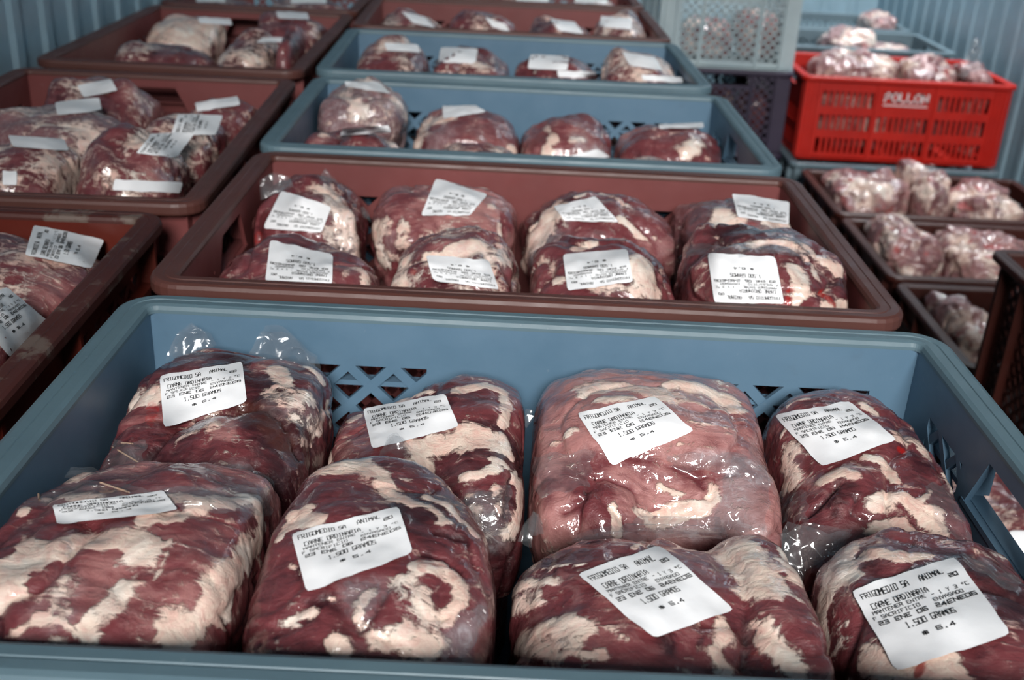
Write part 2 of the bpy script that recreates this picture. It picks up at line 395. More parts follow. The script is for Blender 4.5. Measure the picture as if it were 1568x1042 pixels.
# ------------------------------------------------------------------ stroke lettering (printed text as thin geometry on its sheet)
G = {
 'A': [[(0, 0), (0, 4), (2, 6), (4, 4), (4, 0)], [(0, 2.4), (4, 2.4)]], 'C': [[(4, 6), (0, 6), (0, 0), (4, 0)]], 'D': [[(0, 0), (0, 6), (3, 6), (4, 4.5), (4, 1.5), (3, 0), (0, 0)]],
 'E': [[(4, 6), (0, 6), (0, 0), (4, 0)], [(0, 3), (3, 3)]], 'F': [[(4, 6), (0, 6), (0, 0)], [(0, 3), (3, 3)]], 'G': [[(4, 6), (0, 6), (0, 0), (4, 0), (4, 2.6), (2.4, 2.6)]],
 'I': [[(1, 6), (3, 6)], [(2, 6), (2, 0)], [(1, 0), (3, 0)]], 'L': [[(0, 6), (0, 0), (4, 0)]], 'M': [[(0, 0), (0, 6), (2, 3), (4, 6), (4, 0)]], 'N': [[(0, 0), (0, 6), (4, 0), (4, 6)]],
 'O': [[(0, 0), (0, 6), (4, 6), (4, 0), (0, 0)]], 'P': [[(0, 0), (0, 6), (4, 6), (4, 3), (0, 3)]], 'R': [[(0, 0), (0, 6), (4, 6), (4, 3), (0, 3)], [(1.6, 3), (4, 0)]],
 'S': [[(4, 6), (0, 6), (0, 3), (4, 3), (4, 0), (0, 0)]], 'T': [[(0, 6), (4, 6)], [(2, 6), (2, 0)]], 'V': [[(0, 6), (2, 0), (4, 6)]], 'Y': [[(0, 6), (2, 3), (4, 6)], [(2, 3), (2, 0)]],
 '0': [[(0, 0), (0, 6), (4, 6), (4, 0), (0, 0)]], '1': [[(1, 5), (2, 6), (2, 0)], [(1, 0), (3, 0)]], '2': [[(0, 6), (4, 6), (4, 3), (0, 3), (0, 0), (4, 0)]], '3': [[(0, 6), (4, 6), (4, 0), (0, 0)], [(1, 3), (4, 3)]],
 '4': [[(3, 0), (3, 6), (0, 2), (4, 2)]], '5': [[(4, 6), (0, 6), (0, 3), (4, 3), (4, 0), (0, 0)]], '6': [[(4, 6), (0, 6), (0, 0), (4, 0), (4, 3), (0, 3)]],
 '.': [[(1.6, 0), (2.4, 0)], [(2, 0), (2, 0.8)]], '-': [[(0.5, 3), (3.5, 3)]], '$': [[(4, 5), (0, 5), (0, 3), (4, 3), (4, 1), (0, 1)], [(2, 6), (2, 0)]], '°': [[(1, 4), (1, 6), (3, 6), (3, 4), (1, 4)]],
}
def text_quads(s, x0, x1, y, h, sw):
    """text from x0 to x1, base line y, cap height h, stroke width sw -> list of quads (2-D)"""
    n = len(s); adv = (x1-x0)/n; cw = adv*0.72; q = []
    for i, ch in enumerate(s):
        for pl in G.get(ch, []):
            for (a, b), (c, d) in zip(pl[:-1], pl[1:]):
                ax, ay, bx, by = x0+i*adv+a/4*cw, y+b/6*h, x0+i*adv+c/4*cw, y+d/6*h
                L = math.hypot(bx-ax, by-ay) or 1e-6; nx, ny = -(by-ay)/L*sw/2, (bx-ax)/L*sw/2; ex, ey = (bx-ax)/L*sw/2, (by-ay)/L*sw/2
                q.append([(ax-ex+nx, ay-ey+ny), (ax-ex-nx, ay-ey-ny), (bx+ex-nx, by+ey-ny), (bx+ex+nx, by+ey+ny)])
    return q
LABEL_TEXT = []
for s, a, b, v, h, sw in (('FRIGOMEDIO SA', .05, .50, .85, .062, .0075), ('ANIMAL', .60, .82, .85, .062, .0075), ('20', .84, .93, .785, .040, .0095), ('CARNE ORDINARIA', .09, .62, .715, .062, .0075),
                          ('MANTENER ENTRE', .07, .56, .655, .036, .006), ('- 1 Y 3 °C', .61, .96, .655, .036, .006), ('F SACRIFICIO', .05, .48, .592, .036, .006), ('ENVASADO', .60, .88, .592, .036, .006),
                          ('23 ENE 06', .07, .52, .520, .042, .0095), ('24ENE06', .59, .97, .520, .042, .0095), ('1.500 GRAMOS', .27, .72, .405, .062, .008), ('$ 6.4', .36, .66, .275, .042, .0095)):
    LABEL_TEXT += text_quads(s, a, b, v, h, sw)

# ------------------------------------------------------------------ meat packages
_CS = {}
def cube_sphere(n):
    if n in _CS: return _CS[n]
    idx = {}; v = []; f = []
    def vid(k):
        if k not in idx:
            idx[k] = len(v); p = np.array(k, float)/n*2-1; p = np.tan(p*math.pi/4); v.append(p/np.linalg.norm(p))
        return idx[k]
    for ax in range(3):
        for side in (0, n):
            for i in range(n):
                for j in range(n):
                    q = []
                    for a, b in ((i, j), (i+1, j), (i+1, j+1), (i, j+1)):
                        k = [0, 0, 0]; k[ax] = side; k[(ax+1) % 3] = a; k[(ax+2) % 3] = b; q.append(vid(tuple(k)))
                    f.append(q if side else q[::-1])
    _CS[n] = (np.array(v), np.array(f)); return _CS[n]
def sdf(p, lobes, k):
    r = None
    for (c, rad, rz, pw) in lobes:
        q = p-np.array(c)
        if rz:
            a = math.radians(rz); ca, sa = math.cos(a), math.sin(a)
            q = np.stack([q[:, 0]*ca+q[:, 1]*sa, -q[:, 0]*sa+q[:, 1]*ca, q[:, 2]], 1)
        e = np.abs(q/np.array(rad)); d = ((e**pw).sum(1)**(1.0/pw)-1)*min(rad)
        if r is None: r = d
        else:
            h = np.maximum(k-np.abs(r-d), 0)/k; r = np.minimum(r, d)-h*h*k*0.25
    return r
def smooth_max(a, b, k):
    h = np.maximum(k-np.abs(a-b), 0)/k; return np.maximum(a, b)+h*h*k*0.25
def lump_mesh(lobes, bounds, centre, n, seed, rough, k=0.010):
    """star shaped smooth union of lobes, held inside bounds (x0,x1,y0,y1,z0)"""
    d, f = cube_sphere(n); c = np.array(centre); x0, x1, y0, y1, z0 = bounds
    def F(p):
        r = sdf(p, lobes, k)
        for a in (x0-p[:, 0], p[:, 0]-x1, y0-p[:, 1], p[:, 1]-y1): r = smooth_max(r, a, 0.012)
        return smooth_max(r, z0-p[:, 2], 0.006)
    N = len(d); t = np.full(N, 0.30); act = np.arange(N)
    for s in range(90):
        v = F(c+d[act]*t[act][:, None]); t[act] -= np.maximum(v*0.55, 0.0); act = act[(v > 0.0002) & (t[act] > 0.004)]
        if len(act) == 0: break
    p = c+d*np.maximum(t, 0.004)[:, None]
    w = p+0.012*np.stack([vnoise(p*30, seed+61), vnoise(p*30, seed+62), vnoise(p*30, seed+63)], 1)
    seam = np.clip(1-np.abs(vnoise(w*12+seed*1.7, seed+70))*6.5, 0, 1)**2+0.4*np.clip(1-np.abs(vnoise(w*22+seed*2.9, seed+71))*6, 0, 1)**2
    nz = fbm(p*26, 3, seed)*rough+vnoise(p*12+seed, seed+33)*rough*1.5+fbm(p*75, 2, seed+50)*rough*0.25-seam*rough*1.05
    # keep the noise from pushing through the bounds
    room = np.minimum.reduce([p[:, 0]-x0, x1-p[:, 0], p[:, 1]-y0, y1-p[:, 1]]); nz = np.where(nz > 0, nz*np.clip(room/0.01, 0, 1), nz)
    p = p+d*nz[:, None]; p[:, 2] = np.maximum(p[:, 2], z0)
    return p, f, seam
def vert_normals(p, f):
    n = np.cross(p[f[:, 2]]-p[f[:, 0]], p[f[:, 3]]-p[f[:, 1]]); r = np.zeros_like(p)
    for k in range(4): np.add.at(r, f[:, k], n)
    return r/(np.linalg.norm(r, axis=1, keepdims=True)+1e-12)
def cast(bvh, px, py):
    d = Vector(raydir(px, py)).normalized(); h = bvh.ray_cast(Vector(CAM_POS), d)
    return np.array(h[0]) if h[0] is not None else None
def crop_pt(cr, q): return (cr[0]+q[0]/cr[2], cr[1]+q[1]/cr[2])
def seg_dist(p, pts):
    if len(pts) == 1: return np.linalg.norm(p-pts[0], axis=1)
    r = np.full(len(p), 9.0)
    for a, b in zip(pts[:-1], pts[1:]):
        ab = b-a; t = np.clip(((p-a)@ab)/(ab@ab+1e-12), 0, 1); r = np.minimum(r, np.linalg.norm(p-(a+t[:, None]*ab), axis=1))
    return r
def sstep(x, a, b):
    t = np.clip((x-a)/(b-a), 0, 1); return t*t*(3-2*t)

def package(label, bounds, lobes, centre, cr=(0, 0, 1), strokes=(), labels=(), films=(), strings=(), n=30, seed=1, tone=0.4, fat=0.0, fat_noise=0.0, milk=0.0, rough=0.004,
            cat='meat package', group=None, name='meat_package', k=0.010, n_strokes=0, seam_fat=0.30, blood_noise=0.0, brown=0.0, wraps=()):
    x0, x1, y0, y1, z0 = bounds
    p, f, seam = lump_mesh(lobes, bounds, centre, n, seed, rough, k)
    nrm = vert_normals(p, f); N = len(p)
    A = {'fat': np.full(N, fat), 'tone': np.full(N, tone), 'blood': np.zeros(N), 'brown': np.full(N, brown), 'milk': np.full(N, milk)}
    if fat_noise: A['fat'] += fat_noise*fbm(p*21+seed*3.1, 2, seed+9)
    A['tone'] += 0.25*fbm(p*16+seed, 2, seed+3)-0.12*seam
    A['fat'] += seam*np.clip(seam_fat+0.5*vnoise(p*18, seed+81), 0, 0.6)
    if blood_noise: A['blood'] = np.clip((fbm(p*38+seed, 2, seed+15)-0.35)*2.2, 0, 1)*blood_noise
    if strokes or n_strokes:
        bvh = BVHTree.FromPolygons([Vector(v) for v in p], [tuple(q) for q in f])
    strokes = list(strokes)
    jit = 0.55*fbm(p*70, 3, seed+31)
    for st in strokes:
        kind, pl, wpx = st[0], st[1], st[2]; s = st[3] if len(st) > 3 else 1.0
        pts = []
        for q in pl:
            h = cast(bvh, *crop_pt(cr, q))
            if h is not None: pts.append(h)
        if not pts: continue
        wm = (1.22 if kind in 'FBM' else 1.0)*wpx/cr[2]*np.mean([np.linalg.norm(h-CAM_POS) for h in pts])/F_PX
        d = seg_dist(p, pts)
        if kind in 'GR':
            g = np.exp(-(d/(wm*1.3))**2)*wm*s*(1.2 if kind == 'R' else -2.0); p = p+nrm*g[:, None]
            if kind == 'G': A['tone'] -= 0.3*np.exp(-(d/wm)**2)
            continue
        w = 1-sstep(d/wm+jit, 0.45, 1.65)
        if kind == 'F': A['fat'] = A['fat']*(1-w)+w*s*1.12; p = p+nrm*(w*0.0007)[:, None]
        elif kind == 'L': A['fat'] *= (1-w*s)
        elif kind == 'T': A['tone'] = A['tone']*(1-w)+w*s
        elif kind == 'B': A['blood'] = np.maximum(A['blood'], w*s)
        elif kind == 'N': A['brown'] = np.maximum(A['brown'], w*s)
        elif kind == 'M': A['milk'] = np.maximum(A['milk'], w*s)
    base = np.array([(x0+x1)/2, (y0+y1)/2, z0])
    e = empty(name, base, 0, label, cat, group)
    m = mesh_obj('meat', p-base, f, M['meat'], e)
    for a, val in A.items():
        at = m.data.attributes.new(a, 'FLOAT', 'POINT'); at.data.foreach_set('value', np.clip(val, 0, 1.2).astype(np.float32))
    bvh = BVHTree.FromPolygons([Vector(v) for v in p], [tuple(q) for q in f])
    for lb in labels: paper_label(e, base, bvh, lb, cr, seed)
    for wp in wraps: film_wrap(e, base, bvh, wp, cr, seed)
    for fl in films: film_sheet(e, base, fl, cr, seed, bvh)
    for sg in strings: string_on(e, base, bvh, sg, cr)
    return e

def paper_label(e, base, bvh, lb, cr, seed):
    """lb: four corners (crop px) in reading order top-left, top-right, bottom-right, bottom-left; optional dict"""
    c4, opt = (lb[:4], lb[4]) if len(lb) > 4 else (lb, {})
    c4 = [np.array(crop_pt(cr, q)) for q in c4]; nu, nv = opt.get('res', (18, 14))
    dirs = np.zeros((nv, nu, 3)); t = np.full((nv, nu), np.nan)
    R0 = 0.055
    UV = np.zeros((nv, nu, 2))
    for j in range(nv):
        for i in range(nu):
            u, v = i/(nu-1), j/(nv-1)
            # rounded corners
            cu, cv = min(max(u, R0), 1-R0), min(max(v, R0), 1-R0); du, dv = u-cu, v-cv
            if du and dv:
                L = math.hypot(du, dv); sc = max(abs(du), abs(dv))/L; du *= sc; dv *= sc; u, v = cu+du, cv+dv
            UV[j, i] = u, v
            q = (c4[0]*(1-u)+c4[1]*u)*(1-v)+(c4[3]*(1-u)+c4[2]*u)*v
            d = Vector(raydir(*q)).normalized(); dirs[j, i] = d
            h = bvh.ray_cast(Vector(CAM_POS), d)
            if h[0] is not None: t[j, i] = h[3]
    ok = ~np.isnan(t)
    if ok.sum() < 5:
        return
    # missing points continue the plane through the ones that rest on the meat
    P = CAM_POS+dirs[ok]*t[ok][:, None]; c = P.mean(0); u_, s_, vt = np.linalg.svd(P-c); nv_ = vt[2]
    tp = ((c-CAM_POS)@nv_)/np.where(np.abs(dirs@nv_) < 0.12, 0.12*np.sign(dirs@nv_+1e-9), dirs@nv_)
    hit = np.where(ok, t, 1e3); t = np.where(ok, t, np.clip(tp, np.nanmin(t)-0.03, np.nanmax(t)+0.03))
    for s in range(opt.get('smooth', 26)):
        pad = np.pad(t, 1, mode='reflect', reflect_type='odd'); t = 0.4*t+0.15*(pad[:-2, 1:-1]+pad[2:, 1:-1]+pad[1:-1, :-2]+pad[1:-1, 2:])
        t = np.minimum(t, hit-0.0012)
    for ci, (cj, ck) in enumerate(((0, 0), (0, nu-1), (nv-1, nu-1), (nv-1, 0))):       # corners that curl up
        lift = opt.get('lift', (0, 0, 0, 0))[ci]
        if lift:
            jj, ii = np.mgrid[0:nv, 0:nu]; r = np.hypot((jj-cj)/nv, (ii-ck)/nu); t -= lift*np.clip(1-r/0.6, 0, 1)**2
    P = CAM_POS+dirs*t[:, :, None]
    P[:, :, 2] += (0.0007*fbm(P.reshape(-1, 3)*120, 2, seed+77)).reshape(nv, nu)+0.0009
    v = P.reshape(-1, 3)-base
    fc = [(j*nu+i, (j+1)*nu+i, (j+1)*nu+i+1, j*nu+i+1) for j in range(nv-1) for i in range(nu-1)]
    lo = mesh_obj('label', v, fc, M['paper'], e)
    if opt.get('text', True):
        tv = []; tf = []
        def at(u, w):
            a = min(max(u*(nu-1), 0), nu-1.001); b = min(max(w*(nv-1), 0), nv-1.001); i, j = int(a), int(b); a -= i; b -= j
            q = (P[j, i]*(1-a)+P[j, i+1]*a)*(1-b)+(P[j+1, i]*(1-a)+P[j+1, i+1]*a)*b
            return q
        nn = np.cross(P[nv-1, 0]-P[0, 0], P[0, nu-1]-P[0, 0]); nn /= np.linalg.norm(nn)
        if nn@(CAM_POS-P[0, 0]) < 0: nn = -nn
        for qd in LABEL_TEXT:
            b = len(tv)
            for (u, w) in qd: tv.append(at(u, 1-w)+nn*0.00035-base)
            tf.append((b, b+1, b+2, b+3))
        mesh_obj('printed_text', tv, tf, M['ink'], lo, smooth=False)

def film_sheet(e, base, fl, cr, seed, bvh):
    """fl: dict(bottom=[px...], top=[px...], yb=, yt= depths (world y) , amp)"""
    b0 = [crop_pt(cr, q) for q in fl['bottom']]; t0 = [crop_pt(cr, q) for q in fl['top']]
    yb, yt = fl['yb'], fl['yt']; amp = fl.get('amp', 0.004); nu, nv = 26, 18
    def along(pl, s):
        x = s*(len(pl)-1); i = min(int(x), len(pl)-2); x -= i
        return np.array(pl[i])*(1-x)+np.array(pl[i+1])*x
    for layer in (0, 1):
        P = np.zeros((nv, nu, 3))
        for j in range(nv):
            for i in range(nu):
                s, w = i/(nu-1), j/(nv-1)
                y = yb*(1-w)+yt*w; q = along(b0, s)*(1-w)+along(t0, s)*w; P[j, i] = uny(q[0], q[1], y)
        p = P.reshape(-1, 3); sd = seed*5+layer*13
        edge = np.array([[1-0.5*(abs(2*i/(nu-1)-1)**4) for i in range(nu)] for j in range(nv)]).reshape(-1)
        rid = 1-np.abs(fbm(p*48, 2, sd))*2
        p = p+np.stack([fbm(p*60, 2, sd+1), np.zeros(len(p)), fbm(p*60, 2, sd+2)], 1)*amp*0.35
        p[:, 1] += rid*amp*edge*(1 if layer == 0 else -1)+(0.004 if layer else -0.002)
        fc = [(j*nu+i, j*nu+i+1, (j+1)*nu+i+1, (j+1)*nu+i) for j in range(nv-1) for i in range(nu-1)]
        mesh_obj('bag_end', p-base, fc, M['film'], e)
def film_wrap(e, base, bvh, c4, cr, seed):
    """loose crumpled film lying on the meat between four corners (crop px)"""
    c4 = [np.array(crop_pt(cr, q)) for q in c4]; nu, nv = 34, 28; t = np.full((nv, nu), np.nan); dirs = np.zeros((nv, nu, 3))
    for j in range(nv):
        for i in range(nu):
            u, v = i/(nu-1), j/(nv-1); wob = 0.05*math.sin(9*u+seed)+0.04*math.sin(17*v+2*seed)
            v2 = min(max(v+wob*(0.5-abs(v-0.5)) , 0), 1)
            q = (c4[0]*(1-u)+c4[1]*u)*(1-v2)+(c4[3]*(1-u)+c4[2]*u)*v2+np.array([math.sin(v*14+seed)*3, math.sin(u*13+seed)*3])
            dirs[j, i] = Vector(raydir(*q)).normalized(); h = bvh.ray_cast(Vector(CAM_POS), Vector(dirs[j, i]))
            if h[0] is not None: t[j, i] = h[3]
    if np.isnan(t).mean() > 0.6: return
    m = np.nanmedian(t); hit = np.where(np.isnan(t), 1e3, t); t = np.where(np.isnan(t), m, t)
    for s in range(6):
        pad = np.pad(t, 1, mode='edge'); t = np.minimum(0.5*t+0.125*(pad[:-2, 1:-1]+pad[2:, 1:-1]+pad[1:-1, :-2]+pad[1:-1, 2:]), hit-0.0008)
    P = (CAM_POS+dirs*t[:, :, None]).reshape(-1, 3)
    rid = np.clip(1-np.abs(fbm(P*70, 2, seed+5))*2.2, 0, 1); P = P-dirs.reshape(-1, 3)*(0.0006+0.0042*rid)[:, None]
    fc = [(j*nu+i, j*nu+i+1, (j+1)*nu+i+1, (j+1)*nu+i) for j in range(nv-1) for i in range(nu-1) if hit[j, i] < 10 and hit[j+1, i] < 10 and hit[j, i+1] < 10 and hit[j+1, i+1] < 10]
    if fc: mesh_obj('bag_film', P-base, fc, M['film'], e)
def string_on(e, base, bvh, pl, cr):
    pts = []
    for a, b in zip(pl[:-1], pl[1:]):
        for k in range(5):
            s = k/5; h = cast(bvh, *crop_pt(cr, (a[0]+(b[0]-a[0])*s, a[1]+(b[1]-a[1])*s)))
            if h is not None: pts.append(h+np.array([0, -0.0004, 0.0008]))
    if len(pts) < 2: return
    v = []; f = []; r = 0.0007
    for i, q in enumerate(pts):
        for k in range(5): a = k*2*math.pi/5; v.append(q+np.array([math.cos(a)*r, 0.3*r, math.sin(a)*r])-base)
    for i in range(len(pts)-1):
        for k in range(5): f.append((i*5+k, i*5+(k+1) % 5, i*5+5+(k+1) % 5, i*5+5+k))
    mesh_obj('string', v, f, M['string'], e)

def body(bounds, ztop, fr=0.86):
    x0, x1, y0, y1, z0 = bounds
    return (((x0+x1)/2, (y0+y1)/2, (z0+ztop)/2), ((x1-x0)/2*fr, (y1-y0)/2*fr, (ztop-z0)/2), 0, 3.6)
def auto(label, L, R, T, yc, hy, z0, xr, seed, **kw):
    """a package between pixel columns L..R with its top at pixel row T, standing at depth yc; xr clamps to the crate"""
    top = uny((L+R)/2, T, yc+hy*0.25)[2]; zm = top-0.035
    x0 = max(uny(L, T+20, yc)[0], xr[0]); x1 = min(uny(R, T+20, yc)[0], xr[1])
    bounds = (x0, x1, yc-hy, yc+hy, z0); rnd = random.Random(seed); hx = (x1-x0)/2; cx = (x0+x1)/2
    hz = min(0.055, max(0.02, (top-z0)*0.6))
    lobes = [((cx, yc, top-hz), (hx*1.04, hy*1.04, hz), 0, 2.25)]
    if top-hz-0.01 > z0+0.02: lobes.append(body(bounds, top-hz*0.7))
    for i in range(kw.pop('bumps', 4)):
        lobes.append(((cx+rnd.uniform(-0.6, 0.6)*hx, yc+rnd.uniform(-0.6, 0.5)*hy, top-hz*rnd.uniform(0.75, 1.15)), (hx*rnd.uniform(0.3, 0.6), hy*rnd.uniform(0.3, 0.6), hz*rnd.uniform(0.75, 0.95)), rnd.uniform(-60, 60), 2.2))
    return package(label, bounds, lobes, (cx, yc, max(top-hz*1.1, z0+0.015)), seed=seed, **kw)

# ------------------------------------------------------------------ the crates
ROW = [  # x, y, rim height, turn, plastic, name for the labels
 (0.0, 0.0, 0.0, 0.0, 'blue', 'blue grey plastic crate nearest the camera, full of labelled meat', 'the nearest blue crate'),
 (-0.0057, 0.4384, -0.0083, 180.13, 'brown', 'brown plastic crate of labelled meat right behind the nearest blue crate', 'the brown crate behind the nearest blue one'),
 (-0.0144, 0.8583, -0.0084, 0.65, 'blue', 'second blue grey crate of the middle row, just behind the brown crate', 'the second blue crate'),
 (-0.0298, 1.2956, -0.0063, 1.36, 'blue', 'third and farthest blue grey crate of the middle row', 'the third blue crate'),
 (-0.0400, 1.7350, -0.0080, 1.30, 'brown', 'brown crate just behind the farthest blue crate of the middle row', 'the brown crate behind the third blue one'),
 (-0.0500, 2.1650, -0.0080, 1.30, 'brown', 'farthest brown crate of the middle row, cut by the top edge', 'the farthest crate of the middle row'),
]
LEFT = [
 (-0.530, 0.116, -0.012, 91.6, 'brown_worn', 'brown_rim', 'scuffed reddish brown crate at the left edge, beside the nearest blue crate', 'the scuffed crate at the left edge'),
 (-0.5275, 0.738, -0.012, 92.2, 'brown', 'brown_top', 'brown crate in the left row, between the scuffed crate and the next one back', 'the second crate of the left row'),
 (-0.548, 1.390, -0.012, 90.8, 'brown', 'brown_top', 'third brown crate of the left row, by the dark corrugated wall', 'the third crate of the left row'),
 (-0.556, 2.020, -0.012, 90.8, 'brown', 'brown_top', 'farthest brown crate of the left row, at the top edge', 'the farthest crate of the left row'),
]
TIER = ['crate directly beneath', 'bottom crate of the stack under']
for x, y, z, a, m, lab, ref in ROW:
    crate(x, y, z, a, m, lab)
    for k in (0, 1): crate(x, y, z-(k+1)*(CH+0.0003), a, ('brown', 'blue')[(k+(m == 'brown')) % 2], 'plastic meat %s %s' % (TIER[k], ref))
for x, y, z, a, m, r, lab, ref in LEFT:
    crate(x, y, z, a, m, lab, rim=r)
    for k in (0, 1): crate(x, y, z-(k+1)*(CH+0.0003), a, 'brown', 'brown plastic %s %s' % (TIER[k], ref))
crate(1.070, 2.205, -0.47, 0, 'dark', 'dark brown crate of chicken bags just in front of the red crate')
crate(1.070, 1.778, -0.47, 0, 'dark', 'dark brown crate of chicken bags, middle one of the low right row')
crate(1.070, 1.352, -0.47, 0, 'dark', 'nearest dark brown crate of the low right row, mostly hidden by blue rim')
crate(1.037, 0.900, -0.235, 0, 'dark', 'dark brown crate with ribbed side cut by the right edge', style='mesh')
crate(1.037, 0.900, -0.4703, 0, 'dark', 'dark brown crate under the ribbed crate at the right edge')
crate(0.535, 0.500, -0.47, 90, 'brown', 'low brown crate seen through the hand hole of the nearest blue crate')
crate(1.060, 2.665, -0.4703, 0, 'blue_dull', 'blue grey crate underneath the red crate')
red = crate(1.068, 2.705, -0.235, 0, 'red', 'bright red slotted crate with white lettering, by the right wall', style='slots')
crate(1.085, 3.230, -0.235, 0, 'blue_dull', 'dull grey crate of bags right behind the red crate', style='mesh')
crate(1.085, 3.230, -0.4703, 0, 'blue_dull', 'grey crate underneath the dull grey crate behind the red one', style='mesh')
crate(1.085, 3.680, -0.235, 0, 'blue_dull', 'farthest dull grey crate on the right, by the back wall', style='mesh')
crate(1.085, 3.680, -0.4703, 0, 'blue_dull', 'grey crate underneath the farthest dull grey crate', style='mesh')
crate(0.559, 2.855, -0.003, 90, 'grey', 'pale grey mesh crate on top of the dark purple crate', style='mesh')
crate(0.559, 2.855, -0.2383, 90, 'purple', 'dark purple mesh crate under the pale grey mesh crate', style='mesh')
crate(0.559, 2.855, -0.4735, 90, 'purple', 'lowest dark purple mesh crate of the tall mesh stack', style='mesh')
# lettering on the red crate
tq = text_quads('POLLON', -0.060, 0.066, 0.172, 0.022, 0.0055)+text_quads('-------------', -0.062, 0.064, 0.152, 0.018, 0.004)
tv = []; tf = []
for q in tq:
    b = len(tv); tv += [(u, -0.1826, w) for u, w in q]; tf.append((b, b+1, b+2, b+3))
mesh_obj('lettering', tv, tf, M['white_ink'], red, smooth=False)

# ------------------------------------------------------------------ meat in the nearest blue crate
XI = 0.2765; ZB = -CH+0.0095
def front(label, x0, x1, y0, y1, lobes, ctop, lift=0.004, **kw):
    b = (x0, x1, y0, y1, ZB); lb = [((c[0], c[1], c[2]+lift), tuple(c[3:6]), c[6] if len(c) > 6 else 0, c[7] if len(c) > 7 else 2.4) for c in lobes]
    lb.append(body(b, ctop, 0.84)); kw.setdefault('n', 88); kw.setdefault('seam_fat', 0.0); kw.setdefault('rough', 0.0034); kw.setdefault('k', 0.007)
    return package(label, b, lb, ((x0+x1)/2, (y0+y1)/2, ctop-0.01), **kw)
GRP = None
front('dark red meat package with two clear bag ends, back left of nearest blue crate', -XI, -0.137, 0.002, 0.176,
  [(-.205, .118, -.072, .074, .056, .052), (-.238, .072, -.082, .040, .062, .045), (-.164, .098, -.074, .033, .062, .052), (-.190, .050, -.082, .050, .046, .052, -15)], -0.10,
  cr=(60, 480, 3.256), seed=11, tone=0.40,
  strokes=[('T', [(300, 560), (460, 530)], 120, 0.62), ('T', [(400, 320), (560, 270)], 60, 0.35), ('T', [(620, 215), (800, 205), (1000, 205)], 45, 0.08), ('T', [(560, 300), (600, 400)], 45, 0.08), ('T', [(1120, 260), (1250, 240)], 50, 0.6),
   ('F', [(480, 310), (500, 340), (470, 370)], 22), ('F', [(565, 410), (500, 440), (470, 430)], 32), ('F', [(350, 465)], 18), ('F', [(210, 590), (200, 660), (170, 740)], 32, 0.9), ('F', [(350, 590), (355, 640)], 16, 0.6),
   ('B', [(555, 480), (560, 560)], 24, 0.6), ('F', [(1200, 280), (1230, 360)], 32), ('F', [(1340, 270), (1400, 330)], 24, .8), ('F', [(1180, 400), (1300, 430), (1400, 500)], 50, 0.62), ('F', [(1240, 560), (1390, 560)], 45, 0.55),
   ('F', [(1280, 640), (1350, 660)], 22, 0.6), ('F', [(1430, 470), (1450, 560)], 25, 0.7), ('M', [(1220, 450), (1350, 500)], 60, 0.4),
   ('L', [(560, 800), (700, 760), (900, 720), (1000, 640)], 130), ('L', [(1050, 520), (1180, 620), (1240, 800)], 100), ('T', [(620, 740), (900, 720), (1000, 640)], 130, 0.26), ('T', [(1050, 500), (1180, 600), (1250, 800), (1240, 930)], 110, 0.05), ('N', [(1050, 490), (1150, 550), (1230, 680)], 85, 0.55),
   ('F', [(720, 615), (800, 585), (700, 630)], 20, 0.6), ('T', [(900, 540), (930, 610)], 55, 0.8), ('F', [(860, 560)], 40, 0.35),
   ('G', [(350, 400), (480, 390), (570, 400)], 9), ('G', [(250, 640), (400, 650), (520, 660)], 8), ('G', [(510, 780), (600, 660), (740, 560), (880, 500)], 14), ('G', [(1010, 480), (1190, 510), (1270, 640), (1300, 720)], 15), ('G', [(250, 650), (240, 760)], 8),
   ('R', [(1080, 600), (1090, 740)], 12, .6), ('M', [(480, 850), (750, 830), (1000, 800)], 40, 0.8), ('M', [(450, 700), (500, 780)], 40, 0.4)],
  wraps=[((470, 780), (1010, 760), (1060, 880), (450, 880)), ((250, 640), (540, 640), (500, 800), (240, 790))],
  labels=[((600, 318), (1012, 246), (1036, 448), (622, 580), {'lift': (0, 0, 0, .012)})],
  strings=[[(340, 655), (480, 740), (560, 790)], [(250, 640), (520, 660)]],
  films=[dict(bottom=[(625, 225), (740, 215), (870, 190)], top=[(690, 95), (755, 45), (840, 120)], yb=.150, yt=.160, amp=.005), dict(bottom=[(1045, 190), (1250, 230), (1390, 330)], top=[(1120, 75), (1210, 85), (1385, 215)], yb=.148, yt=.158, amp=.006)])
